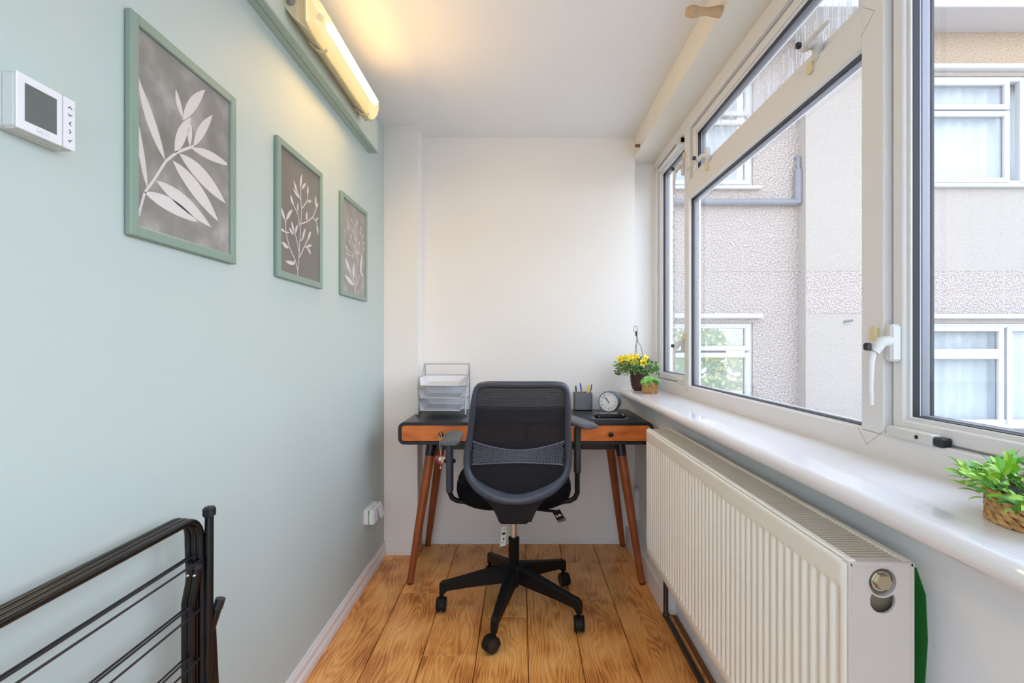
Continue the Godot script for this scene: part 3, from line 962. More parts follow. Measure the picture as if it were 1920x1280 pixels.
# ------------------------------------------------------------------ lamp
func build_lamp() -> void:
	var l := thing("strip_light", "lit fluorescent strip light with a cream base along the top of the green wall", "lamp", Vector3(-0.697, 2.085, -1.797))
	var hl := 0.335
	var body := Shape.new()
	# base tray: a channel with chamfered ends
	var ring := func(z: float, k: float) -> PackedVector3Array:
		var a := PackedVector3Array()
		for q in [[0.0, 0.040], [0.030, 0.014], [0.048, 0.000], [0.054, 0.001], [0.054, 0.105], [0.048, 0.106], [0.0, 0.086]]:
			a.append(Vector3(q[0] * k, 0.056 + (q[1] - 0.056) * (0.72 + 0.28 * k), z))
		return a
	body.loft([ring.call(-hl, 0.55), ring.call(-hl + 0.03, 1.0), ring.call(hl - 0.03, 1.0), ring.call(hl, 0.62)])
	var b := put("base", body, M.lamp_body, l)
	put("cable_gland", Shape.new().lathe([Vector2(0.019, -0.006), Vector2(0.018, 0.003), Vector2(0.014, 0.003), Vector2(0.013, 0.006), Vector2(0.009, 0.006), Vector2(0.008, 0.009), Vector2(0.004, 0.009), Vector2(0.003, 0.011)], Vector3(0.017, 0.060, hl - 0.004), 20, Basis(Vector3.RIGHT, PI / 2)), M.lamp_grey, b)
	put("rim", Shape.new().tube([Vector3(0.054, 0.002, -hl + 0.012), Vector3(0.054, 0.0, -hl + 0.05), Vector3(0.054, 0.0, hl - 0.05), Vector3(0.054, 0.012, hl - 0.008), Vector3(0.054, 0.094, hl - 0.008), Vector3(0.054, 0.106, hl - 0.05), Vector3(0.054, 0.106, -hl + 0.05), Vector3(0.054, 0.094, -hl + 0.012)], 0.004, 8, true), M.lamp_body, l)
	var dring := func(z: float, k: float) -> PackedVector3Array:
		var a := PackedVector3Array()
		for i in 11:
			var w := PI * i / 10
			var x := 0.054 + pow(sin(w), 0.7) * 0.044 * k
			a.append(Vector3(x, 0.053 - cos(w) * 0.049 * (0.8 + 0.2 * k), z))
		return a
	var ds := Shape.new().smooth(5)
	ds.loft([dring.call(-hl + 0.014, 0.12), dring.call(-hl + 0.022, 0.8), dring.call(-hl + 0.045, 1.0), dring.call(hl - 0.045, 1.0), dring.call(hl - 0.022, 0.8), dring.call(hl - 0.014, 0.12)])
	put("diffuser", ds, M.diffuser, l)
	put("glowing_tube", Shape.new().smooth(6).tube([Vector3(0.084, 0.062, -hl + 0.05), Vector3(0.086, 0.062, -hl + 0.06), Vector3(0.086, 0.062, hl - 0.12), Vector3(0.084, 0.062, hl - 0.11)], [0.008, 0.014, 0.014, 0.008], 12), M.tube_glow, l)
	put("tube_holder", Shape.new().tube([Vector3(0.078, 0.05, hl - 0.05), Vector3(0.084, 0.05, hl - 0.062)], 0.011, 12), M.lamp_grey, l)
	for z in [-0.25, 0.19]:
		put("clip", Shape.new().tube([Vector3(0.012, 0.026, z), Vector3(0.036, 0.002, z), Vector3(0.060, -0.004, z), Vector3(0.066, 0.005, z)], [0.007, 0.008, 0.008, 0.006], 8, false, 0.6, Vector3(0, 0, 1)), M.lamp_body, l)
	# the diffuser shines down along the wall and up on to the ceiling
	for q in [[Vector3(0.78, -0.62, 0), Vector3(0.096, 0.006, 0), 0.060], [Vector3(0.32, -0.95, 0), Vector3(0.078, -0.005, 0), 0.036], [Vector3(0.8, 0.6, 0), Vector3(0.106, 0.07, 0), 0.016]]:
		var a := AreaLight3D.new()
		a.name = "strip_glow"
		a.area_size = Vector2(0.58, 0.07)
		a.light_color = Color(1.0, 0.79, 0.46)
		a.light_energy = q[2]
		a.area_range = 8.0
		a.area_attenuation = 2.0
		a.shadow_enabled = true
		var n: Vector3 = q[0].normalized()
		a.position = q[1]
		a.basis = Basis(Vector3(0, 0, 1), (-n).cross(Vector3(0, 0, 1)), -n)
		l.add_child(a, true)


# ------------------------------------------------------------------ pictures on the left wall (local x runs away from the camera, z into the room)
func leaf_shape(s: Shape, q: Array, z: float) -> void:
	var a := Vector2(q[0], q[1]) / 1000.0
	var b := Vector2(q[2], q[3]) / 1000.0
	var w: float = q[4] / 2000.0 * 0.84
	var d := b - a
	var n := Vector2(-d.y, d.x).normalized()
	var up := PackedVector2Array()
	var dn := PackedVector2Array()
	for i in range(1, 9):
		var t := i / 9.0
		var k := pow(sin(PI * pow(t, 0.9)), 0.85) * w
		var bow := sin(PI * t) * w * 0.25
		up.append(clip_print(a + d * t + n * (k + bow)))
		dn.append(clip_print(a + d * t - n * (k - bow)))
	dn.reverse()
	var poly := PackedVector2Array([clip_print(a)])
	poly.append_array(up)
	poly.append(clip_print(b))
	poly.append_array(dn)
	s.flat_poly(poly, z)


func clip_print(p: Vector2) -> Vector2:
	return Vector2(clampf(p.x, -0.1445, 0.1445), clampf(p.y, -0.189, 0.189))


func stem_shape(s: Shape, flat_: Array, z: float, w: float) -> void:
	var cu := Curve2D.new()
	var pts := []
	for i in range(0, flat_.size(), 2): pts.append(Vector2(flat_[i], flat_[i + 1]) / 1000.0)
	for i in pts.size():
		var t: Vector2 = (pts[mini(i + 1, pts.size() - 1)] - pts[maxi(i - 1, 0)]) / 5.0
		cu.add_point(pts[i], -t, t)
	var n := 4 * pts.size()
	var len_ := cu.get_baked_length()
	for i in n:
		var p := cu.sample_baked(len_ * i / n)
		var q := cu.sample_baked(len_ * (i + 1) / n)
		var nn := Vector2(-(q - p).y, (q - p).x).normalized() * w / 2
		var c := [clip_print(p - nn), clip_print(q - nn), clip_print(q + nn), clip_print(p + nn)]
		s.quad(Vector3(c[0].x, c[0].y, z), Vector3(c[1].x, c[1].y, z), Vector3(c[2].x, c[2].y, z), Vector3(c[3].x, c[3].y, z))


func picture(zc: float, label: String, paper: Material, art: Shape, hw: float) -> void:
	var p := thing("picture", label, "picture", Vector3(-0.742, 1.549, zc), "botanical prints in green frames", PI / 2)
	var hh := 0.2125
	put("frame", Shape.new().ring_xy(-hw, hw, -hh, hh, 0.001, 0.0135, 0.0215, 0.002), M.picture_frame, p)
	put("backing", Shape.new().span(Vector3(-hw + 0.015, -hh + 0.015, 0.002), Vector3(hw - 0.015, hh - 0.015, 0.005)), M.bezel_shadow, p)
	var sheet := put("print", Shape.new().span(Vector3(-hw + 0.018, -hh + 0.018, 0.005), Vector3(hw - 0.018, hh - 0.018, 0.0058)), paper, p)
	put("leaf_motif", art, M.print_white, sheet)
	put("glass", Shape.new().sheet_z(0.0088, -hw + 0.016, hw - 0.016, -hh + 0.016, hh - 0.016), M.glass, p)


func build_pictures() -> void:
	var z := 0.0061
	var a := Shape.new()
	for q in [[-73, -37, -149, 99, 30], [-121, -111, -149, 21, 18], [-20, 76, -41, 127, 19], [-44, -11, 8, 89, 32], [-20, 70, 57, 176, 30], [3, 23, 8, 75, 17], [16, 28, 85, 130, 27], [8, 21, 156, 34, 25], [-31, -6, 138, -66, 46], [-51, -29, 107, -118, 46], [-98, -87, 79, -139, 40], [-130, -120, 31, -139, 36]]:
		leaf_shape(a, q, z)
	stem_shape(a, [-144, -170, -128, -120, -104, -88, -70, -37, -37, -6, 16, 28], z, 0.006)
	picture(-1.096, "nearest green framed print, of broad pale drooping leaves on taupe", M.print_taupe, a, 0.172)
	var b := Shape.new()
	for q in [[-3, 102, 12, 158, 15], [-22, 83, -50, 114, 15], [-9, 70, -55, 87, 13], [9, 104, 44, 137, 12], [56, 97, 59, 133, 15], [56, 77, 87, 86, 12], [-50, 34, -73, 62, 17], [-20, 20, -19, 52, 11], [123, 77, 123, 116, 17], [126, 72, 143, 96, 13], [47, 8, 50, 41, 15], [126, 28, 144, 44, 10], [131, 17, 142, -21, 16], [-107, -29, -134, 4, 17], [-102, -27, -58, 18, 16], [-109, -65, -140, -61, 10], [-84, -111, -131, -101, 16], [-39, -153, -107, -156, 15], [-46, -51, -66, -21, 15], [-49, -60, -83, -46, 14], [-39, -54, -20, -22, 14], [14, -65, 38, -20, 15], [57, -56, 82, -21, 17], [41, -84, 91, -67, 11], [53, -85, 82, -101, 13]]:
		leaf_shape(b, q, z)
	for q in [[-22, -189, -11, -122, 0, -20, 9, 38, 0, 80, 2, 106], [12, 41, 51, 77, 57, 103], [0, 65, -16, 80, -25, 85], [-8, -22, -17, 11, -50, 34], [2, -14, 53, 7, 97, 34, 126, 72], [97, 33, 126, 26, 132, 15], [-20, -173, -39, -142, -81, -106, -102, -68, -107, -28], [-13, -108, -28, -71, -46, -51], [-2, -71, 18, -59], [-8, -127, 29, -84, 59, -51], [35, -83, 56, -85], [-81, -62, -108, -66], [-106, -40, -102, -27], [-50, -150, -39, -142]]:
		stem_shape(b, q, z, 0.0042)
	picture(-1.652, "middle green framed print, of a branching white twig on dark brown", M.print_brown, b, 0.168)
	var c := Shape.new()
	for q in [[-2, -154, -120, -124, 26], [-47, -104, -113, -51, 28], [-8, -131, 2, -50, 26], [85, -95, 113, 7, 30], [129, -99, 92, -80, 16]]:
		leaf_shape(c, q, z)
	for q in [[14, -192, 35, -105, 49, -5], [14, -188, 2, -150, -60, -100], [22, -161, 81, -96, 113, -63], [8, -156, -8, -125]]:
		stem_shape(c, q, z, 0.004)
	var buds := [[-97, -10], [-79, 79], [-41, 49], [-16, 79], [8, 107], [-31, 120], [39, 131], [92, 116], [113, 80], [125, 54], [131, 27], [-2, 15], [-22, -35], [-88, -34], [-60, 23], [18, 52], [81, 93], [70, 43]]
	for q in buds:
		stem_shape(c, [49, -5, (49 + q[0]) / 2 + q[0] / 8, (q[1] - 5) / 2 - 12, q[0], q[1]], z, 0.0022)
		for k in 4:
			var w := -0.6 + k * 0.95
			leaf_shape(c, [q[0], q[1], q[0] + 11 * sin(w), q[1] + 13 * cos(w), 7], z)
	picture(-2.182, "farthest green framed print, of a pale umbel flower head on grey", M.print_taupe, c, 0.167)


func flat_text(t: String, size: float, m: Material, parent: Node3D, at: Vector3, called := "lettering") -> MeshInstance3D:
	var tm := TextMesh.new()
	tm.text = t
	var f := SystemFont.new()
	f.font_names = PackedStringArray(["Droid Sans"])
	tm.font = f
	tm.font_size = 32
	tm.pixel_size = size / 32.0
	tm.depth = 0.0004
	tm.curve_step = 2.0
	var o := MeshInstance3D.new()
	o.name = called
	o.mesh = tm
	o.material_override = m
	o.position = at
	parent.add_child(o, true)
	return o


func build_thermostat() -> void:
	var t := thing("thermostat", "white wall thermostat with a grey screen on the green wall", "thermostat", Vector3(-0.742, 1.478, -0.744), "", PI / 2)
	put("back_box", Shape.new().box(Vector3(-0.002, -0.001, 0.005), Vector3(0.098, 0.080, 0.010), 0.003), M.thermo_side, t)
	put("body", Shape.new().box(Vector3(0, 0, 0.018), Vector3(0.0935, 0.081, 0.022), 0.004), M.thermo_side, t)
	put("front", Shape.new().box(Vector3(0, 0, 0.0295), Vector3(0.0925, 0.0805, 0.003), 0.0012), M.thermo_white, t)
	put("screen", Shape.new().box(Vector3(-0.0105, 0.001, 0.0308), Vector3(0.049, 0.0545, 0.0012), 0.0003), M.screen, t)
	put("seam", Shape.new().box(Vector3(0.0235, 0, 0.0309), Vector3(0.0007, 0.08, 0.0006)), M.mark_grey, t)
	flat_text("SALUS", 0.0075, M.mark_pale, t, Vector3(-0.0075, -0.0327, 0.0312))
	var arrows := [[[-3, -1.5, 0, 1.5, 3, -1.5], 0.026], [[-3, 1.5, 0, -1.5, 3, 1.5], 0.014], [[1.5, 3, -1.5, 0, 1.5, -3], 0.001], [[-1.5, 3, 1.5, 0, -1.5, -3], -0.012], [[-3, 0, -1, -2, 3, 2], -0.026]]
	for q in arrows:
		var s := Shape.new()
		stem_line(s, q[0], Vector2(0.036, q[1]), 0.0012, 0.0315)
		put("arrow_key", s, M.mark_grey, t)


func stem_line(s: Shape, p: Array, at: Vector2, w: float, z: float) -> void:
	for i in range(0, p.size() - 2, 2):
		var a := Vector2(p[i], p[i + 1]) / 1000.0 + at
		var b := Vector2(p[i + 2], p[i + 3]) / 1000.0 + at
		var d := (b - a)
		s.box(Vector3((a.x + b.x) / 2, (a.y + b.y) / 2, z), Vector3(d.length() + w * 0.5, w, 0.0004), 0.0, Basis(Vector3.BACK, d.angle()))


func build_socket() -> void:
	var t := thing("wall_socket", "white double wall socket with flap covers low on the green wall", "socket", Vector3(-0.742, 0.319, -2.397), "", PI / 2)
	put("back_box", Shape.new().box(Vector3(0, 0, 0.012), Vector3(0.142, 0.068, 0.024), 0.003), M.socket_white, t)
	put("face_box", Shape.new().box(Vector3(0, 0, 0.0355), Vector3(0.142, 0.068, 0.019), 0.003), M.socket_white, t)
	put("top_slot", Shape.new().box(Vector3(0.02, 0.034, 0.012), Vector3(0.07, 0.001, 0.002)).box(Vector3(-0.02, 0.034, 0.035), Vector3(0.03, 0.001, 0.002)).box(Vector3(0.045, 0.034, 0.035), Vector3(0.03, 0.001, 0.002)), M.mark_grey, t)
	put("green_smear", Shape.new().box(Vector3(-0.0712, 0.0, 0.025), Vector3(0.0006, 0.06, 0.0022)).box(Vector3(-0.0712, 0.026, 0.027), Vector3(0.0006, 0.012, 0.006)), M.tag_green, t)
	put("flap", Shape.new().box(Vector3(-0.036, 0.0, 0.0475), Vector3(0.064, 0.066, 0.004), 0.001), M.thermo_white, t)
	put("flap", Shape.new().box(Vector3(0.036, 0.002, 0.0535), Vector3(0.060, 0.062, 0.004), 0.001, Basis(Vector3.RIGHT, -0.28)), M.thermo_white, t)


func build_brackets() -> void:
	var b := thing("wooden_bracket", "turned pale wooden bracket with a screw on the cream beam near the top edge", "bracket", Vector3(0.645, 2.206, -1.597))
	var ax := Basis(Vector3.BACK, PI / 2)  # local +y becomes -x
	put("peg", Shape.new().lathe([Vector2(0.0165, 0.0), Vector2(0.0185, 0.003), Vector2(0.0165, 0.020), Vector2(0.0125, 0.040), Vector2(0.0115, 0.052), Vector2(0.0135, 0.068), Vector2(0.0185, 0.088), Vector2(0.0175, 0.102), Vector2(0.012, 0.112), Vector2(0.006, 0.114)], Vector3.ZERO, 24, ax), M.pale_wood, b)
	put("screw", Shape.new().ball(Vector3(-0.084, -0.009, 0.0155), 0.004, 10), M.steel, b)
	var c := thing("wooden_peg", "short brown wooden peg stub on the far end of the cream beam", "peg", Vector3(0.645, 2.2136, -2.69))
	put("stub", Shape.new().lathe([Vector2(0.009, 0.0), Vector2(0.009, 0.016), Vector2(0.007, 0.024)], Vector3.ZERO, 12, ax), M.raw_wood, c)


# ------------------------------------------------------------------ desk
func round_rect(w: float, h: float, r: float, n := 6) -> PackedVector2Array:
	var a := PackedVector2Array()
	for q in [[1, -1, -PI / 2], [1, 1, 0.0], [-1, 1, PI / 2], [-1, -1, PI]]:
		for i in n + 1:
			var w2: float = q[2] + PI / 2 * i / n
			a.append(Vector2(q[0] * (w / 2 - r) + cos(w2) * r, q[1] * (h / 2 - r) + sin(w2) * r))
	return a


func build_desk() -> void:
	var d := thing("desk", "retro desk with a black shell, two orange wood drawers and splayed legs", "desk", Vector3(0.023, 0, -2.556))
	var cy := 0.7165
	var W := 1.20
	var H := 0.105
	var D := 0.472
	var s := Shape.new().smooth(7)
	var outer := round_rect(W, H, 0.03)
	var inner := round_rect(W - 0.028, H - 0.028, 0.018)
	var n := outer.size()
	for i in n:
		var j := (i + 1) % n
		var o0 := outer[i]
		var o1 := outer[j]
		var i0 := inner[i]
		var i1 := inner[j]
		var f := D / 2
		s.smooth(7).quad(Vector3(o0.x, cy + o0.y, -f), Vector3(o1.x, cy + o1.y, -f), Vector3(o1.x, cy + o1.y, f), Vector3(o0.x, cy + o0.y, f))
		s.smooth(8).quad(Vector3(i0.x, cy + i0.y, f), Vector3(i1.x, cy + i1.y, f), Vector3(i1.x, cy + i1.y, -f), Vector3(i0.x, cy + i0.y, -f))
		s.smooth(-1).quad(Vector3(o0.x, cy + o0.y, f), Vector3(o1.x, cy + o1.y, f), Vector3(i1.x, cy + i1.y, f), Vector3(i0.x, cy + i0.y, f))
		s.quad(Vector3(o1.x, cy + o1.y, -f), Vector3(o0.x, cy + o0.y, -f), Vector3(i0.x, cy + i0.y, -f), Vector3(i1.x, cy + i1.y, -f))
	s.span(Vector3(-W / 2 + 0.02, cy - 0.04, -D / 2 + 0.005), Vector3(W / 2 - 0.02, cy + 0.04, -D / 2 + 0.015))
	s.span(Vector3(-0.012, cy - 0.04, -D / 2 + 0.01), Vector3(0.012, cy + 0.04, D / 2 - 0.004))
	put("shell", s, M.desk_black, d)
	for sd in [-1.0, 1.0]:
		var poly := PackedVector2Array()
		var a := 0.014
		var b := W / 2 - 0.0155
		var hh := H / 2 - 0.0155
		var r := 0.016
		poly.append(Vector2(sd * a, -hh))
		for i in 6: poly.append(Vector2(sd * (b - r + sin(PI / 2 * i / 5) * r), -hh + r - cos(PI / 2 * i / 5) * r))
		for i in 6: poly.append(Vector2(sd * (b - r + cos(PI / 2 * i / 5) * r), hh - r + sin(PI / 2 * i / 5) * r))
		poly.append(Vector2(sd * a, hh))
		var dr := put("drawer", Shape.new().prism(poly, 0.018, Transform3D(Basis(), Vector3(0, cy, D / 2 - 0.012)), 0.001), M.drawer_wood, d)
		put("knob", Shape.new().lathe([Vector2(0.005, 0.0), Vector2(0.0045, 0.010), Vector2(0.010, 0.014), Vector2(0.0125, 0.020), Vector2(0.010, 0.026), Vector2(0.003, 0.028)], Vector3(sd * 0.396, cy - 0.002, D / 2 - 0.004), 16, Basis(Vector3.RIGHT, PI / 2)), M.gloss_black, dr)
	put("apron_rail", Shape.new().span(Vector3(-0.44, 0.622, 0.12), Vector3(0.44, 0.666, 0.145), 0.002).span(Vector3(-0.44, 0.622, -0.17), Vector3(0.44, 0.666, -0.145), 0.002), M.desk_black, d)
	for sx in [-1.0, 1.0]:
		for sz in [-1.0, 1.0]:
			var foot := Vector3(sx * 0.55, 0.0, 0.212 if sz > 0.0 else -0.236)
			var top := Vector3(sx * 0.455, 0.664, 0.150 if sz > 0.0 else -0.165)
			var dir := (top - foot).normalized()
			var at := func(t: float) -> Vector3: return foot.lerp(top, t)
			var leg := put("leg", Shape.new().tube([at.call(0.012), at.call(0.4), at.call(0.9)], [0.0155, 0.0195, 0.0235], 20), M.leg_wood, d)
			put("collar", Shape.new().tube([at.call(0.898), at.call(1.0)], [0.0242, 0.0255], 20), M.desk_black, leg)
			put("foot_tip", Shape.new().tube([foot, at.call(0.004), at.call(0.013)], [0.012, 0.0145, 0.0156], 16), M.black_plastic, leg)
	# a small fabric heart hangs from the left drawer's knob
	var h := thing("hanging_heart", "small patterned heart on a string hanging from the left drawer knob", "ornament", Vector3(-0.373, 0.60, -2.298))
	var heart := PackedVector2Array()
	for i in 28:
		var w := TAU * i / 28
		heart.append(Vector2(16 * pow(sin(w), 3), 13 * cos(w) - 5 * cos(2 * w) - 2 * cos(3 * w) - cos(4 * w)) * 0.0016)
	put("heart", Shape.new().prism(heart, 0.010, Transform3D(Basis(), Vector3.ZERO), 0.003), M.heart_red, h)
	var inner_h := PackedVector2Array()
	for p in heart: inner_h.append(p * 0.66)
	put("cream_panel", Shape.new().prism(inner_h, 0.0125, Transform3D(Basis(), Vector3(0.005, 0.001, 0))), M.heart_cream, h)
	put("stripe", Shape.new().box(Vector3(-0.012, 0.004, 0.004), Vector3(0.004, 0.030, 0.006), 0.001, Basis(Vector3.BACK, -0.3)).box(Vector3(0.004, -0.004, 0.0052), Vector3(0.003, 0.026, 0.005), 0.001, Basis(Vector3.BACK, -0.7)), M.heart_dark, h)
	put("string", Shape.new().tube([Vector3(0, 0.014, 0), Vector3(-0.004, 0.06, 0.002), Vector3(-0.003, 0.118, 0.006), Vector3(0.0, 0.128, 0.002), Vector3(0.004, 0.118, 0.006), Vector3(0.004, 0.06, 0.002), Vector3(0, 0.014, 0)], 0.0012, 6), M.string, h)
	put("tail_bead", Shape.new().tube([Vector3(0, -0.026, 0), Vector3(-0.001, -0.038, 0)], 0.001, 6).ball(Vector3(-0.001, -0.040, 0), 0.004, 8), M.heart_cream, h)


# ------------------------------------------------------------------ chair
func back_z(x: float, y: float) -> float:  # how far behind the column the backrest lies, in chair axes
	var bow := 0.0
	var t := (y - 0.51) / 0.485
	bow = 0.205 + 0.075 * t - 0.05 * sin(PI * clampf(t * 1.25, 0.0, 1.0))
	return bow - 0.55 * x * x


func half_loop(pts: Array, n: int) -> PackedVector2Array:
	var c := Curve2D.new()
	for i in pts.size():
		var a: Vector2 = pts[maxi(i - 1, 0)]
		var b: Vector2 = pts[mini(i + 1, pts.size() - 1)]
		var p: Vector2 = pts[i]
		var t := (b - a).normalized()
		c.add_point(p, -t * p.distance_to(a) / 3.0, t * p.distance_to(b) / 3.0)
	var out := PackedVector2Array()
	for i in n: out.append(c.sample_baked(c.get_baked_length() * i / (n - 1), true))
	return out


func width_at(loop: PackedVector2Array, y: float) -> float:
	for i in loop.size() - 1:
		if (loop[i].y - y) * (loop[i + 1].y - y) <= 0.0 and absf(loop[i].y - loop[i + 1].y) > 1e-6:
			return lerpf(loop[i].x, loop[i + 1].x, (y - loop[i].y) / (loop[i + 1].y - loop[i].y))
	return 0.0


func build_chair() -> void:
	var c := thing("office_chair", "black office chair with a mesh back and castors, seen from behind", "chair", Vector3(-0.031, 0, -2.133))
	var shear := func(p: Vector3) -> Vector3: return p + Vector3(0.010 + 0.050 * (p.y - 0.52), 0, 0)
	var N := 44
	var ol := half_loop([Vector2(0, 0.9955), Vector2(0.10, 0.9955), Vector2(0.143, 0.993), Vector2(0.168, 0.985), Vector2(0.181, 0.966), Vector2(0.187, 0.94), Vector2(0.194, 0.887), Vector2(0.204, 0.792), Vector2(0.2114, 0.736), Vector2(0.2175, 0.675), Vector2(0.2115, 0.624), Vector2(0.199, 0.595), Vector2(0.171, 0.560), Vector2(0.135, 0.536), Vector2(0.093, 0.519), Vector2(0.04, 0.509), Vector2(0, 0.507)], N)
	var il := half_loop([Vector2(0, 0.968), Vector2(0.10, 0.968), Vector2(0.140, 0.966), Vector2(0.156, 0.958), Vector2(0.1635, 0.942), Vector2(0.168, 0.887), Vector2(0.174, 0.832), Vector2(0.182, 0.736), Vector2(0.188, 0.680), Vector2(0.184, 0.640), Vector2(0.174, 0.617), Vector2(0.152, 0.597), Vector2(0.112, 0.576), Vector2(0.0725, 0.562), Vector2(0.03, 0.551), Vector2(0, 0.549)], N)
	var rings := []
	for k in N * 2 - 2:
		var i := k if k < N else 2 * N - 2 - k
		var sd := 1.0 if k < N else -1.0
		var o := ol[i]
		var q := il[i]
		var ring := PackedVector3Array()
		for e in [[0.0, 0.0], [0.12, 0.010], [0.35, 0.015], [0.65, 0.014], [0.9, 0.008], [1.0, 0.0], [0.88, -0.014], [0.5, -0.018], [0.12, -0.014]]:
			var x := lerpf(o.x, q.x, e[0]) * sd
			var y := lerpf(o.y, q.y, e[0])
			ring.append(shear.call(Vector3(x, y, back_z(x, y) + e[1])))
		rings.append(ring)
	rings.reverse()
	put("back_frame", Shape.new().smooth(9).loft(rings, false, true), M.chair_frame, c)
	# mesh: woven threads across, thinner ones upright, joined into one part
	var ms := Shape.new().smooth(10)
	var y := 0.5515
	while y < 0.967:
		var hw := width_at(il, y) + 0.004
		var seg := 14
		for i in seg:
			var x0 := lerpf(-hw, hw, float(i) / seg)
			var x1 := lerpf(-hw, hw, float(i + 1) / seg)
			var t := 0.00140
			var p := []
			for e in [[x0, -t], [x1, -t], [x1, t], [x0, t]]:
				p.append(shear.call(Vector3(e[0], y + e[1], back_z(e[0], y) - 0.004)))
			ms.quad(p[0], p[1], p[2], p[3])
		y += 0.0031
	for i in 75:
		var x := lerpf(-0.185, 0.185, i / 74.0)
		var yy := 0.56
		while yy < 0.96:
			if width_at(il, yy) > absf(x) and width_at(il, yy + 0.02) > absf(x):
				var p := []
				for e in [[-0.0004, 0.0], [0.0004, 0.0], [0.0004, 0.02], [-0.0004, 0.02]]:
					p.append(shear.call(Vector3(x + e[0], yy + e[1], back_z(x, yy + e[1]) - 0.0046)))
				ms.quad(p[0], p[1], p[2], p[3])
			yy += 0.02
	metas(put("back_mesh", ms, M.mesh_black, c), "see-through black woven mesh", "", "", "stuff")
	# lumbar support: a lattice band with two rims
	var lum := Shape.new()
	var top_y := func(x: float) -> float: return 0.718 + 0.034 * pow(absf(x) / 0.18, 1.8)
	var bot_y := func(x: float) -> float: return 0.668 - 0.012 * pow(absf(x) / 0.18, 1.5)
	var lp := func(x: float, t: float) -> Vector3:
		var py: float = lerpf(bot_y.call(x), top_y.call(x), t)
		return shear.call(Vector3(x, py, back_z(x, py) + 0.002))
	for t in [0.0, 1.0]:
		var path := []
		for i in 25: path.append(lp.call(lerpf(-0.181, 0.181, i / 24.0), t))
		lum.tube(path, 0.0022, 6)
	for dirn in [-1.0, 1.0]:
		for k in range(-8, 32):
			var path := []
			for i in 13:
				var t := i / 12.0
				var x: float = -0.181 + (k + dirn * (t - 0.5) * 7.0 + 3.5) * 0.0118
				if absf(x) <= 0.181: path.append(lp.call(x, t))
			if path.size() > 1: lum.tube(path, 0.0013, 5)
	put("lumbar_support", lum, M.lumbar, c)
	# seat cushion
	var seat := Shape.new().smooth(11)
	var rs := []
	for q in [[0.448, 0.30], [0.450, 0.66], [0.460, 0.82], [0.474, 0.92], [0.495, 0.98], [0.520, 1.0], [0.545, 0.99], [0.562, 0.955], [0.573, 0.90], [0.580, 0.80], [0.583, 0.55], [0.582, 0.2]]:
		var ring := PackedVector3Array()
		for i in 48:
			var w := TAU * i / 48
			var k := pow(pow(absf(cos(w)), 3.2) + pow(absf(sin(w)), 3.2), -1.0 / 3.2)
			ring.append(Vector3(cos(w) * k * 0.247 * q[1], q[0], -0.052 - sin(w) * k * 0.222 * q[1]))
		rs.append(ring)
	seat.loft(rs)
	var st := put("seat", seat, M.fabric, c)
	var pipe := []
	for i in 48:
		var w := TAU * i / 48
		var k := pow(pow(absf(cos(w)), 3.2) + pow(absf(sin(w)), 3.2), -1.0 / 3.2)
		pipe.append(Vector3(cos(w) * k * 0.247 * 0.965, 0.561, -0.052 - sin(w) * k * 0.222 * 0.965))
	put("piping", Shape.new().tube(pipe, 0.0025, 6, true), M.chair_black, st)
	# spine between backrest and seat
	var spine := PackedVector2Array([Vector2(-0.125, 0.528), Vector2(-0.10, 0.505), Vector2(-0.082, 0.478), Vector2(-0.070, 0.452), Vector2(-0.064, 0.436), Vector2(-0.03, 0.431), Vector2(0.03, 0.431), Vector2(0.064, 0.436), Vector2(0.070, 0.452), Vector2(0.082, 0.478), Vector2(0.10, 0.505), Vector2(0.125, 0.528), Vector2(0.06, 0.518), Vector2(-0.06, 0.518)])
	put("spine", Shape.new().prism(spine, 0.03, Transform3D(Basis(), Vector3(0.008, 0.004, 0.184)), 0.004).span(Vector3(-0.055, 0.425, -0.10), Vector3(0.06, 0.452, 0.19), 0.008), M.chair_black, c)
	put("tilt_mechanism", Shape.new().box(Vector3(0, 0.437, -0.03), Vector3(0.15, 0.035, 0.20), 0.01), M.chair_black, c)
	# arms
	for sd in [-1.0, 1.0]:
		var up := 0.0 if sd < 0.0 else 0.062
		var x: float = sd * 0.262
		var z := 0.10
		put("arm_bracket", Shape.new().tube([Vector3(x, 0.62, z), Vector3(x, 0.525, z), Vector3(x - sd * 0.010, 0.503, z), Vector3(x - sd * 0.030, 0.492, z), Vector3(x - sd * 0.09, 0.482, z - 0.01)], 0.0135, 10, false, 0.75, Vector3(0, 0, 1)), M.chair_black, c)
		var a := put("arm_post", Shape.new().box(Vector3(x, 0.6275 + up * 1.2, z), Vector3(0.027, 0.205 - up * 0.15, 0.042), 0.007), M.black_plastic if sd > 0.0 else M.post_grey, c)
		put("height_button", Shape.new().box(Vector3(x, 0.655 + up, z), Vector3(0.048, 0.017, 0.014), 0.004), M.chair_black, a)
		var pad := Shape.new()
		var pr := []
		var len_ := 0.25 if sd < 0.0 else 0.29
		for e in [[-0.5, 0.60, 0.4], [-0.46, 0.86, 0.8], [-0.3, 0.96, 1.0], [0.1, 1.0, 1.0], [0.40, 0.98, 1.0], [0.48, 0.90, 0.85], [0.5, 0.7, 0.5]]:
			var ring := PackedVector3Array()
			for i in 16:
				var w := TAU * i / 16
				var k := pow(pow(absf(cos(w)), 3.5) + pow(absf(sin(w)), 3.5), -1.0 / 3.5)
				ring.append(Vector3(cos(w) * k * 0.0385 * e[1], sin(w) * k * 0.0115 * e[2], e[0] * len_))
			pr.append(ring)
		pad.smooth(12).loft(pr)
		var pd := put("arm_pad", pad, M.arm_pad, c)
		pd.position = Vector3(-0.254, 0.7455, 0.077) if sd < 0.0 else Vector3(0.268, 0.806, 0.03)
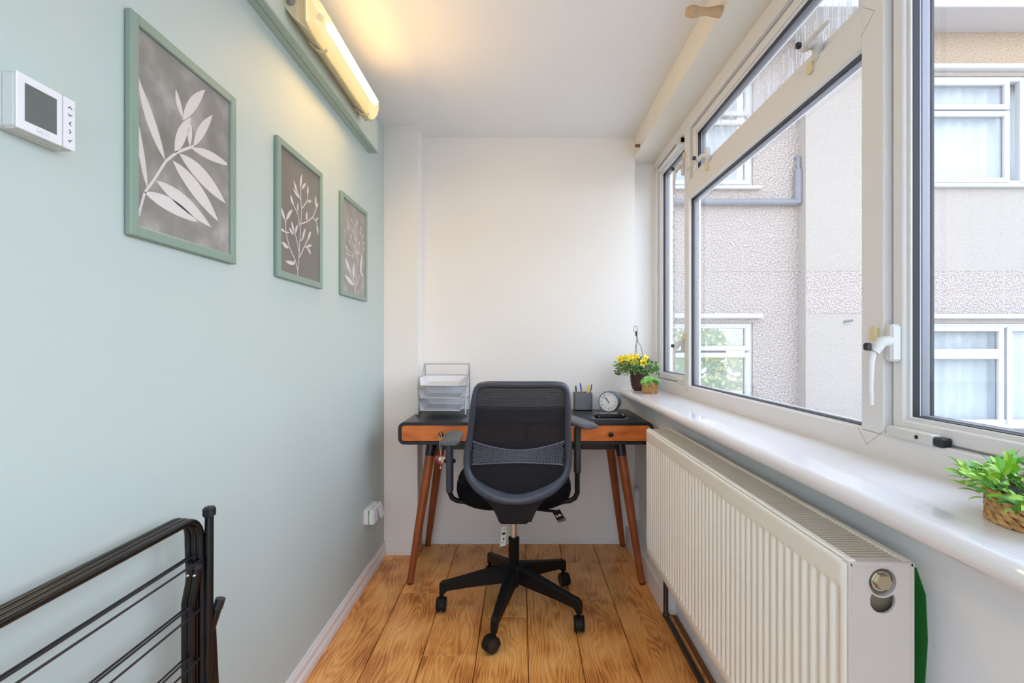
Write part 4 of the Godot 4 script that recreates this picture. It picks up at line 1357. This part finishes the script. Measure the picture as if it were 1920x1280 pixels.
		pd.rotation.y = 0.03 if sd < 0.0 else 0.27
	# tilt lever with a white pictogram
	var lever := Node3D.new()
	lever.name = "tilt_lever"
	lever.position = Vector3(0.188, 0.425, 0.09)
	lever.rotation = Vector3(0.5, 0, 0.42)
	c.add_child(lever, true)
	put("paddle", Shape.new().box(Vector3(0, 0.006, 0), Vector3(0.034, 0.060, 0.010), 0.004), M.chair_black, lever)
	put("paddle_tip", Shape.new().box(Vector3(0.002, -0.022, 0.001), Vector3(0.038, 0.018, 0.012), 0.004), M.arm_pad, lever)
	var icon := Shape.new()
	for e in [[-10, 6, -4, -4], [-4, -4, -8, -8], [-4, -4, 2, -3], [-9, 2, -12, -2], [4, 6, 4, -8], [4, 0, 10, 2], [10, 2, 12, -6], [1, 3, 7, 5]]:
		stem_line(icon, e, Vector2(0, 0.010), 0.0022, 0.0053)
	put("pictogram", icon, M.tag_white, lever)
	put("lever_rod", Shape.new().tube([Vector3(0, 0.03, 0), Vector3(-0.10, 0.055, -0.03)], 0.006, 8), M.chair_black, lever)
	# swing tag under the seat
	var tag := Node3D.new()
	tag.name = "swing_tag"
	tag.position = Vector3(-0.043, 0.318, 0.03)
	tag.rotation = Vector3(0, 0.75, -0.10)
	c.add_child(tag, true)
	put("card", Shape.new().box(Vector3(0, 0, 0), Vector3(0.032, 0.082, 0.0012)), M.tag_white, tag)
	put("green_edge", Shape.new().box(Vector3(0.0155, 0, 0.0003), Vector3(0.002, 0.082, 0.0014)).box(Vector3(0, -0.040, 0.0003), Vector3(0.032, 0.002, 0.0014)), M.tag_green, tag)
	put("black_band", Shape.new().box(Vector3(-0.001, 0.012, 0.0005), Vector3(0.018, 0.010, 0.001)), M.tag_black, tag)
	put("red_mark", Shape.new().box(Vector3(0.0, -0.010, 0.0005), Vector3(0.009, 0.010, 0.001)), M.tag_red, tag)
	put("small_print", Shape.new().box(Vector3(-0.004, -0.022, 0.0005), Vector3(0.015, 0.0015, 0.001)).box(Vector3(-0.004, -0.027, 0.0005), Vector3(0.017, 0.0015, 0.001)).box(Vector3(0.002, 0.030, 0.0005), Vector3(0.010, 0.003, 0.001)), M.mark_grey, tag)
	put("tag_string", Shape.new().tube([Vector3(0, 0.040, 0), Vector3(0.006, 0.105, -0.01)], 0.0008, 5), M.string, tag)
	# column and base
	put("gas_lift", Shape.new().lathe([Vector2(0.0138, 0.28), Vector2(0.0138, 0.43)], Vector3.ZERO, 20), M.chrome, c)
	put("column_sleeve", Shape.new().lathe([Vector2(0.021, 0.095), Vector2(0.023, 0.10), Vector2(0.0235, 0.295), Vector2(0.0245, 0.297), Vector2(0.0235, 0.303), Vector2(0.0150, 0.304)], Vector3.ZERO, 24), M.chair_black, c)
	put("hub", Shape.new().lathe([Vector2(0.036, 0.112), Vector2(0.048, 0.118), Vector2(0.048, 0.170), Vector2(0.040, 0.186), Vector2(0.025, 0.192)], Vector3.ZERO, 24), M.chair_black, c)
	var angles := [183.0, 257.0, 328.0, 42.0, 113.0]
	var cast := [90.0, 40.0, 86.0, 110.0, 100.0]
	for k in 5:
		var w: float = deg_to_rad(angles[k])
		var dirv := Vector3(cos(w), 0, -sin(w))
		var side := Vector3(-dirv.z, 0, dirv.x)
		var arm := []
		for e in [[0.02, 0.024, 0.118, 0.187], [0.06, 0.023, 0.112, 0.182], [0.20, 0.017, 0.096, 0.146], [0.285, 0.0135, 0.083, 0.125], [0.305, 0.013, 0.062, 0.122], [0.318, 0.011, 0.064, 0.112]]:
			var ring := PackedVector3Array()
			var b := 0.005
			for g in [[-1.0, 0, b], [-1.0, 1, -b], [-0.7, 1, 0.0], [0.7, 1, 0.0], [1.0, 1, -b], [1.0, 0, b], [0.7, 0, 0.0], [-0.7, 0, 0.0]]:
				ring.append(dirv * e[0] + side * e[1] * g[0] + Vector3.UP * ((e[3] if g[1] == 1 else e[2]) + g[2]))
			arm.append(ring)
		put("base_arm", Shape.new().loft(arm), M.chair_black, c)
		var cs := Node3D.new()
		cs.name = "castor"
		cs.position = dirv * 0.308
		cs.rotation.y = deg_to_rad(cast[k] - 90.0)
		c.add_child(cs, true)
		for sx in [-1.0, 1.0]:
			put("wheel", Shape.new().lathe([Vector2(0.022, -0.008), Vector2(0.0275, -0.007), Vector2(0.0285, -0.004), Vector2(0.0285, 0.005), Vector2(0.026, 0.008), Vector2(0.020, 0.0085)], Vector3(sx * 0.012, 0.0285, 0.014), 24, Basis(Vector3.BACK, -PI / 2 * sx)), M.black_plastic, cs)
		var hood := []
		for i in 9:
			var v := deg_to_rad(-20.0 + 27.0 * i)
			hood.append(Vector3(0, 0.0285 + sin(v) * 0.0305, 0.014 - cos(v) * 0.0305))
		put("hood", Shape.new().tube(hood, 0.0025, 8, false, 8.0, Vector3(0, 0, 1)).box(Vector3(0, 0.034, 0.010), Vector3(0.006, 0.04, 0.03), 0.002), M.chair_black, cs)
		put("stem", Shape.new().lathe([Vector2(0.0075, 0.045), Vector2(0.0075, 0.085)], Vector3.ZERO, 12).box(Vector3(0, 0.052, 0.006), Vector3(0.022, 0.012, 0.022), 0.004), M.chair_black, cs)


# ------------------------------------------------------------------ folded clothes airer
func build_airer() -> void:
	var a := thing("clothes_airer", "folded black metal clothes airer leaning along the green wall", "clothes airer", Vector3(-0.69, 0, -1.03))
	var n := 0
	for x in [0.002, 0.015, 0.027]:
		var path := []
		var z0 := 0.0
		var top: float = 0.777 - n * 0.001
		path.append(Vector3(x + 0.004, 0.03, z0 + 0.004))
		path.append(Vector3(x, 0.45, z0))
		path.append(Vector3(x, 0.60, z0))
		path.append(Vector3(x - 0.004, top - 0.06, z0))
		for i in 7:
			var w := PI / 2 * i / 6
			path.append(Vector3(x - 0.004, top - 0.045 + sin(w) * 0.045, z0 + 0.045 - cos(w) * 0.045))
		path.append(Vector3(x - 0.004, top, 0.90))
		for i in 7:
			var w := PI / 2 * i / 6
			path.append(Vector3(x - 0.004, top - 0.045 + cos(w) * 0.045, 0.90 + sin(w) * 0.045))
		path.append(Vector3(x, 0.03, 0.945))
		put("loop_frame", Shape.new().tube(path, 0.0072, 12), M.airer_black, a)
		for k in 7:
			var wy: float = 0.692 - k * 0.101 + [0.0, 0.004, -0.006][n]
			put("wire", Shape.new().tube([Vector3(x, wy, z0), Vector3(x, wy, 0.945)], 0.0021, 6), M.airer_wire, a)
		n += 1
	# the post at the end, with a square cap, and the crossed leg behind it
	var post := put("post", Shape.new().tube([Vector3(0.036, 0.0, 0.0), Vector3(0.037, 0.45, -0.004), Vector3(0.036, 0.775, -0.008)], 0.0085, 12), M.airer_black, a)
	put("post_cap", Shape.new().box(Vector3(0.036, 0.781, -0.008), Vector3(0.021, 0.022, 0.021), 0.004), M.black_plastic, post)
	var leg := put("leg", Shape.new().tube([Vector3(0.024, 0.48, -0.004), Vector3(0.046, 0.572, -0.020), Vector3(0.048, 0.578, -0.021)], [0.0085, 0.0085, 0.0085], 12).tube([Vector3(0.036, 0.54, -0.016), Vector3(0.045, 0.36, -0.016), Vector3(0.052, 0.0, -0.010)], 0.008, 12), M.airer_black, a)
	put("leg_cap", Shape.new().tube([Vector3(0.046, 0.572, -0.020), Vector3(0.0510, 0.592, -0.023)], 0.0098, 12), M.black_plastic, leg)
	n = 0
	for x in [0.010, 0.023]:
		var st := put("stay", Shape.new().tube([Vector3(x + 0.002, 0.678, 0.011), Vector3(x - 0.002, 0.640, 0.012), Vector3(x - 0.010, 0.600, 0.012), Vector3(x - 0.010, 0.45, 0.012), Vector3(x - 0.004, 0.10, 0.012)], 0.0080, 12), M.airer_black, a)
		put("rivet", Shape.new().ball(Vector3(x, 0.660, 0.020), 0.0035, 10), M.chrome, st)
		put("stay_cap", Shape.new().tube([Vector3(x + 0.002, 0.672, 0.011), Vector3(x + 0.003, 0.684, 0.011)], 0.0092, 12), M.black_plastic, st)
		n += 1
	for y in [0.425, 0.31]:
		put("cross_bolt", Shape.new().tube([Vector3(-0.012, y, 0.016), Vector3(0.042, y, 0.012)], 0.004, 8), M.steel, a)


# ------------------------------------------------------------------ letter tray and other things on the desk
func build_tray() -> void:
	var t := thing("letter_tray", "silver wire mesh letter tray with three tiers on the left of the desk", "letter tray", Vector3(-0.405, 0.769, -2.61))
	for k in 3:
		var y := 0.034 + k * 0.062
		var s := Shape.new()
		var hw := 0.118
		var zf := 0.135
		var zb := -0.135
		var th := 0.0012
		s.span(Vector3(-hw + 0.020, y, zb), Vector3(hw - 0.020, y + th, zf - 0.004))
		s.quad(Vector3(-hw + 0.020, y, zb), Vector3(hw - 0.020, y, zb), Vector3(hw, y + 0.038, zb - 0.006), Vector3(-hw, y + 0.038, zb - 0.006))
		for sd in [-1.0, 1.0]:
			var p := [Vector3(sd * (hw - 0.020), y, zf - 0.004), Vector3(sd * (hw - 0.020), y, zb), Vector3(sd * hw, y + 0.038, zb - 0.006), Vector3(sd * hw, y + 0.038, zf - 0.065)]
			if sd < 0.0: s.quad(p[0], p[1], p[2], p[3])
			else: s.quad(p[3], p[2], p[1], p[0])
		var tr := put("tray", s, M.tray_mesh, t)
		var r := Shape.new()
		r.tube([Vector3(-hw + 0.020, y, zf), Vector3(-hw, y + 0.038, zf - 0.065), Vector3(-hw, y + 0.038, zb - 0.006), Vector3(hw, y + 0.038, zb - 0.006), Vector3(hw, y + 0.038, zf - 0.065), Vector3(hw - 0.020, y, zf)], 0.0026, 8, true)
		put("rim", r, M.tray_rim, tr)
	for sd in [-1.0, 1.0]:
		var x: float = sd * 0.121
		put("side_frame", Shape.new().tube([Vector3(x, 0.004, 0.09), Vector3(x, 0.10, 0.07), Vector3(x, 0.255, -0.085), Vector3(x, 0.26, -0.095), Vector3(x, 0.25, -0.105), Vector3(x, 0.004, -0.125)], 0.0036, 8), M.tray_rim, t)
		put("foot", Shape.new().box(Vector3(x, 0.004, 0.09), Vector3(0.009, 0.008, 0.009), 0.002).box(Vector3(x, 0.004, -0.125), Vector3(0.009, 0.008, 0.009), 0.002), M.black_plastic, t)
	put("top_bar", Shape.new().tube([Vector3(-0.121, 0.26, -0.095), Vector3(0.121, 0.26, -0.095)], 0.0036, 8), M.tray_rim, t)


func pen(label: String, m: Material, cap: Material, at: Vector3, tip: Vector3, r: float) -> void:
	var p := thing("pen", label, "pen", at, "pens in the grey pot")
	put("barrel", Shape.new().tube([Vector3.ZERO, tip * 0.75], r, 8), m, p)
	put("end", Shape.new().tube([tip * 0.75, tip * 0.97, tip], [r * 1.05, r * 0.9, r * 0.4], 8), cap, p)


func build_desk_items() -> void:
	var y := 0.7692
	var c := thing("pen_pot", "square grey pen pot near the right end of the desk", "pen pot", Vector3(0.345, y, -2.772))
	put("pot", Shape.new().span(Vector3(-0.049, 0, -0.035), Vector3(0.049, 0.006, 0.035), 0.001).span(Vector3(-0.049, 0, 0.031), Vector3(0.049, 0.097, 0.035), 0.001).span(Vector3(-0.049, 0, -0.035), Vector3(0.049, 0.097, -0.031), 0.001).span(Vector3(-0.049, 0, -0.035), Vector3(-0.045, 0.097, 0.035), 0.001).span(Vector3(0.045, 0, -0.035), Vector3(0.049, 0.097, 0.035), 0.001), M.cup_grey, c)
	var b := Vector3(0.345, y + 0.007, -2.772)
	pen("gold pen with a dark tip at the left of the pen pot", M.pen_gold, M.clock_ink, b + Vector3(-0.028, 0, 0.01), Vector3(-0.012, 0.128, 0.0), 0.0045)
	pen("blue ballpoint pen standing tallest in the pen pot", M.pen_grey, M.pen_blue, b + Vector3(0.006, 0, -0.01), Vector3(-0.018, 0.142, 0.0), 0.0045)
	pen("yellow marker pen leaning at the front of the pen pot", M.pen_yellow, M.pen_yellow, b + Vector3(0.015, 0, 0.012), Vector3(0.014, 0.122, 0.004), 0.006)
	pen("second yellow marker pen upright behind the leaning one in the pen pot", M.pen_yellow, M.pen_yellow, b + Vector3(0.026, 0, -0.008), Vector3(0.006, 0.128, 0.0), 0.006)
	pen("slim grey pen with a dark cap at the right of the pen pot", M.pen_grey, M.clock_ink, b + Vector3(0.030, 0, 0.006), Vector3(0.020, 0.136, 0.0), 0.0035)
	# clock
	var k := thing("alarm_clock", "round blue-grey table clock with a white dial on the desk", "clock", Vector3(0.463, y, -2.62), "", deg_to_rad(-27.0))
	var ax := Basis(Vector3.RIGHT, PI / 2)
	var cc := Vector3(0, 0.062, 0)
	put("case", Shape.new().lathe([Vector2(0.030, -0.060), Vector2(0.049, -0.058), Vector2(0.055, -0.048), Vector2(0.0555, 0.0), Vector2(0.0545, 0.004), Vector2(0.0505, 0.004), Vector2(0.0500, -0.001)], cc, 40, ax, true), M.clock_case, k)
	var dial := put("dial", Shape.new().lathe([Vector2(0.050, -0.002), Vector2(0.050, 0.0005)], cc, 40, ax), M.clock_face, k)
	for i in 12:
		var w := TAU * (i + 1) / 12
		flat_text(str(i + 1), 0.0125, M.clock_ink, dial, cc + Vector3(sin(w) * 0.0385, cos(w) * 0.0385, 0.001), "numeral")
	for e in [[-33.0, 0.026, 0.0026], [-42.0, 0.040, 0.0020]]:
		var w := deg_to_rad(e[0])
		put("hand", Shape.new().box(cc + Vector3(sin(w), cos(w), 0) * (e[1] / 2 - 0.004) + Vector3(0, 0, 0.0022), Vector3(e[2], e[1] + 0.008, 0.0006), 0.0, Basis(Vector3.BACK, -w)), M.clock_ink, dial)
	put("hand_pin", Shape.new().lathe([Vector2(0.0026, 0.001), Vector2(0.0022, 0.0035)], cc, 12, ax), M.clock_ink, dial)
	for sd in [-1.0, 1.0]:
		put("foot", Shape.new().ball(Vector3(sd * 0.034, 0.0075, -0.004), 0.0075, 12).tube([Vector3(sd * 0.034, 0.008, -0.004), Vector3(sd * 0.030, 0.018, -0.010)], 0.004, 8), M.clock_case, k)
	put("rear_foot", Shape.new().ball(Vector3(0, 0.006, -0.036), 0.006, 10), M.clock_case, k)
	# glossy device
	var g := thing("desk_gadget", "flat glossy black gadget with rounded ends lying in front of the clock", "gadget", Vector3(0.434, y, -2.42))
	put("base_tray", Shape.new().prism(round_rect(0.190, 0.070, 0.034), 0.006, Transform3D(Basis(Vector3.RIGHT, -PI / 2), Vector3(0, 0.003, 0)), 0.002), M.gloss_pale, g)
	put("body", Shape.new().prism(round_rect(0.158, 0.056, 0.026), 0.024, Transform3D(Basis(Vector3.RIGHT, -PI / 2), Vector3(0, 0.017, 0)), 0.008), M.gloss_black, g)


# ------------------------------------------------------------------ plants
func leaf_mesh(l: float, w: float, fold := 0.25) -> ArrayMesh:
	var s := Shape.new().smooth(13)
	var prev := []
	for i in 6:
		var t := i / 5.0
		var k := sin(PI * pow(t, 0.8)) * w / 2 + 0.0002
		var y := 0.18 * l * sin(t * PI * 0.7)
		var row := [Vector3(-k, y + k * fold, t * l), Vector3(0, y, t * l), Vector3(k, y + k * fold, t * l)]
		if i > 0:
			s.quad(prev[0], row[0], row[1], prev[1])
			s.quad(prev[1], row[1], row[2], prev[2])
		prev = row
	return s.done()


func aim(dir: Vector3, roll := 0.0) -> Basis:
	var d := dir.normalized()
	var x := Vector3.UP.cross(d)
	x = x.normalized() if x.length() > 0.05 else Vector3.RIGHT
	return Basis(x, d.cross(x), d).rotated(d, roll)


func build_planter() -> void:
	var p := thing("hanging_planter", "dark wicker hanging basket of yellow flowers at the far end of the windowsill", "planter", Vector3(0.645, 0.883, -2.70))
	var prof := [Vector2(0.022, 0.0), Vector2(0.034, 0.012), Vector2(0.041, 0.035), Vector2(0.0445, 0.065), Vector2(0.0455, 0.097)]
	put("pot", Shape.new().lathe(prof, Vector3.ZERO, 28), M.wicker_brown, p)
	var w := Shape.new()
	var rad := func(y: float) -> float:
		for i in 4:
			if y <= prof[i + 1].y: return lerpf(prof[i].x, prof[i + 1].x, (y - prof[i].y) / (prof[i + 1].y - prof[i].y))
		return 0.0455
	for k in 13:
		var yy := 0.004 + k * 0.0074
		var path := []
		for i in 48:
			var v := TAU * i / 48
			var rr: float = rad.call(yy) + 0.0015 + 0.0018 * sin(v * 12.0 + PI * (k % 2))
			path.append(Vector3(cos(v) * rr, yy + 0.0012 * sin(v * 12.0 + k), sin(v) * rr))
		w.tube(path, 0.0027, 5, true)
	var rim := []
	for i in 36: rim.append(Vector3(cos(TAU * i / 36) * 0.047, 0.099, sin(TAU * i / 36) * 0.047))
	w.tube(rim, 0.0042, 8, true)
	put("wicker_weave", w, M.wicker_brown, p)
	put("soil", Shape.new().lathe([Vector2(0.043, 0.090), Vector2(0.040, 0.094)], Vector3.ZERO, 20), M.soil, p)
	var h := Shape.new()
	for i in 3:
		var v := TAU * i / 3 + 0.4
		h.tube([Vector3(cos(v) * 0.046, 0.098, sin(v) * 0.046), Vector3(cos(v) * 0.016 - 0.010, 0.245, sin(v) * 0.016), Vector3(cos(v + 2.0) * 0.004 - 0.012, 0.275, sin(v + 2.0) * 0.004), Vector3(-0.014, 0.305, 0)], 0.0014, 6)
	var loop := []
	for i in 16: loop.append(Vector3(-0.020 + sin(TAU * i / 16) * 0.011, 0.335 + cos(TAU * i / 16) * 0.018, 0))
	h.tube(loop, 0.0012, 6, true)
	h.lathe([Vector2(0.003, 0.296), Vector2(0.0065, 0.304), Vector2(0.0065, 0.318), Vector2(0.004, 0.324)], Vector3(-0.016, 0, 0), 12)
	put("hanger_wire", h, M.wicker_brown, p)
	# foliage: small round leaves on sprigs, joined
	for q in [["leaf_deep", 190, 0.018], ["leaf_grey", 160, 0.020], ["leaf_lime", 130, 0.017]]:
		var mm := MultiMesh.new()
		mm.transform_format = MultiMesh.TRANSFORM_3D
		mm.mesh = leaf_mesh(q[2], q[2] * 0.75)
		mm.instance_count = q[1]
		for i in q[1]:
			var v := rng.randf() * TAU
			var rr := sqrt(rng.randf()) * 0.102
			var yy := 0.108 + rng.randf() * 0.072 - rr * 0.27
			if rr < 0.05: yy = maxf(yy, 0.104)
			var at := Vector3(cos(v) * rr * 1.12 - 0.016, yy, sin(v) * rr * 0.75 + 0.01)
			mm.set_instance_transform(i, Transform3D(aim(Vector3(cos(v) + rng.randf_range(-0.7, 0.7), rng.randf_range(-0.2, 0.8), sin(v) + rng.randf_range(-0.7, 0.7)), rng.randf_range(-1, 1)), at))
		var mi := MultiMeshInstance3D.new()
		mi.name = "foliage"
		mi.multimesh = mm
		mi.material_override = M[q[0]]
		metas(mi, "", "", "", "stuff")
		p.add_child(mi, true)
	var sp := Shape.new()
	for i in 16:
		var v := TAU * i / 16 + rng.randf() * 0.3
		var rr := rng.randf_range(0.05, 0.10)
		sp.tube([Vector3(cos(v) * 0.02, 0.094, sin(v) * 0.02), Vector3(cos(v) * rr * 0.6 - 0.01, 0.125, sin(v) * rr * 0.5), Vector3(cos(v) * rr * 1.1 - 0.016, 0.108, sin(v) * rr * 0.75)], 0.001, 5)
	put("sprigs", sp, M.leaf_deep, p)
	# flowers
	var petal := leaf_mesh(0.024, 0.018, 0.2)
	for q in [[-0.108, 0.170, 0.02, -0.5, 0.6], [-0.076, 0.176, -0.01, -0.3, 0.9], [-0.055, 0.163, 0.045, -0.2, 0.35], [-0.042, 0.182, 0.0, -0.1, 0.8], [-0.010, 0.184, -0.01, 0.1, 1.2], [0.008, 0.155, 0.06, 0.1, 0.2], [0.036, 0.176, 0.0, 0.4, 0.6], [-0.086, 0.158, 0.03, -0.6, 0.1], [-0.030, 0.160, 0.035, -0.1, 0.5], [-0.022, 0.174, 0.01, 0.0, 1.0]]:
		var f := Node3D.new()
		f.name = "flower"
		f.position = Vector3(q[0], q[1], q[2])
		var nrm := Vector3(q[3], q[4], 1.0).normalized()
		f.basis = aim(nrm)
		p.add_child(f, true)
		var st := SurfaceTool.new()
		st.begin(Mesh.PRIMITIVE_TRIANGLES)
		for k in 6:
			var v := TAU * k / 6
			st.append_from(petal, 0, Transform3D(Basis(Vector3.BACK, v) * aim(Vector3(0, 1.0, 0.42)), Vector3.ZERO))
		put("petals", st.commit(), M.petal, f)
		put("flower_eye", Shape.new().ball(Vector3(0, 0, 0.002), 0.0042, 10, Vector3(1, 1, 0.6)), M.flower_eye, f)
		var stem_to := f.basis.inverse() * (Vector3(q[0] * 0.2, 0.096, 0.0) - f.position)
		put("flower_stem", Shape.new().tube([Vector3(0, 0, -0.001), stem_to * 0.5 + Vector3(0, 0, -0.004), stem_to], 0.0009, 5), M.leaf_green, f)


func build_succulent() -> void:
	var p := thing("succulent_pot", "small bright green succulent in a woven straw pot beside the yellow flowers", "potted plant", Vector3(0.664, 0.883, -2.545))
	put("pot", Shape.new().lathe([Vector2(0.034, 0.0), Vector2(0.0375, 0.004), Vector2(0.0385, 0.05)], Vector3.ZERO, 28), M.straw, p)
	var w := Shape.new()
	for k in 10:
		var yy := 0.0035 + k * 0.0053
		var path := []
		for i in 40:
			var v := TAU * i / 40
			var rr := 0.0386 + 0.0009 * sin(v * 20.0 + k * 2.0) + (0.0 if k > 0 else -0.002)
			path.append(Vector3(cos(v) * rr, yy, sin(v) * rr))
		w.tube(path, 0.0029, 6, true)
	put("straw_coil", w, M.straw, p)
	put("soil", Shape.new().lathe([Vector2(0.036, 0.045), Vector2(0.034, 0.049)], Vector3.ZERO, 20), M.soil, p)
	var lf := leaf_mesh(0.031, 0.0115, 0.5)
	for q in [[-0.016, 0.052, 0.016, -0.2, 0.5, 1.0], [0.014, 0.058, 0.006, 0.2, 0.9, 1.0], [-0.006, 0.062, -0.016, 0.0, 1.0, 1.1], [0.024, 0.052, 0.018, 0.6, 0.5, 0.8], [-0.026, 0.054, -0.004, -0.7, 0.7, 0.9], [0.028, 0.055, -0.012, 0.8, 0.7, 0.9]]:
		var st := SurfaceTool.new()
		st.begin(Mesh.PRIMITIVE_TRIANGLES)
		for ringi in 3:
			var n: int = [5, 8, 10][ringi]
			for k in n:
				var v: float = TAU * k / n + ringi * 0.5
				var lift: float = [1.6, 0.8, 0.25][ringi]
				var sc: float = [0.6, 0.85, 1.0][ringi] * q[5]
				st.append_from(lf, 0, Transform3D(aim(Vector3(cos(v), lift, sin(v))) * Basis.from_scale(Vector3.ONE * sc), Vector3.ZERO))
		var o := put("rosette", st.commit(), M.leaf_fresh if q[3] < 0.5 else M.leaf_green, p)
		o.position = Vector3(q[0], q[1], q[2])
		var d := Vector3(q[3], q[4], 0.5).normalized()
		o.basis = aim(d) * Basis(Vector3.RIGHT, PI / 2)


func build_basket_plant() -> void:
	var p := thing("basket_plant", "leafy green plant in a twisted straw basket at the near end of the windowsill", "potted plant", Vector3(0.722, 0.883, -0.672))
	var R := 0.066
	put("basket", Shape.new().lathe([Vector2(R - 0.006, 0.0), Vector2(R - 0.003, 0.002), Vector2(R - 0.002, 0.043)], Vector3.ZERO, 36), M.raw_wood, p)
	# rows of twisted strands
	var w := Shape.new()
	for k in 6:
		var yy := 0.0045 + k * 0.0074
		var n := 24
		for i in n:
			var v := TAU * (i + 0.5 * (k % 2)) / n
			var t := Vector3(-sin(v), 0.28, cos(v)).normalized()
			w.ball(Vector3(cos(v) * R, yy, sin(v) * R), 0.0046, 8, Vector3(0.85, 0.95, 2.5), aim(t))
	put("twisted_strands", w, M.straw, p)
	put("soil", Shape.new().lathe([Vector2(R - 0.005, 0.040), Vector2(R - 0.008, 0.044)], Vector3.ZERO, 24), M.soil, p)
	var big := leaf_mesh(0.023, 0.0090, 0.3)
	var mats := [M.leaf_lime, M.leaf_green, M.leaf_fresh, M.leaf_lime]
	var stems := Shape.new()
	for i in 84:
		var v := TAU * i / 84 + rng.randf() * 0.25
		var rr := 0.010 + 0.052 * sqrt(rng.randf())
		var root := Vector3(cos(v) * rr, 0.042, sin(v) * rr)
		var reach := rng.randf_range(0.5, 1.35)
		var tip := root + Vector3(cos(v) * 0.034 * reach, rng.randf_range(-0.015, 0.025), sin(v) * 0.034 * reach)
		if i % 8 == 0: tip = root + Vector3(cos(v) * 0.01, 0.032, sin(v) * 0.01)
		var mid := root.lerp(tip, 0.55) + Vector3(0, 0.008, 0)
		stems.tube([root, mid, tip], 0.0009, 5)
		for e in 5:
			var at: Vector3 = mid.lerp(tip, e / 4.0)
			var out := (tip - root).normalized()
			var side := out.cross(Vector3.UP).normalized() * (1.0 if e % 2 else -1.0)
			var d := out * (0.7 if e < 4 else 2.0) + side * (1.0 if e < 4 else 0.0) + Vector3(0, rng.randf_range(-0.35, 0.5), 0)
			var o := put("leaf", big, mats[rng.randi() % 4], p)
			o.transform = Transform3D(aim(d, rng.randf_range(-0.6, 0.6)) * Basis.from_scale(Vector3.ONE * rng.randf_range(0.75, 1.15)), at)
	put("stems", stems, M.leaf_green, p)
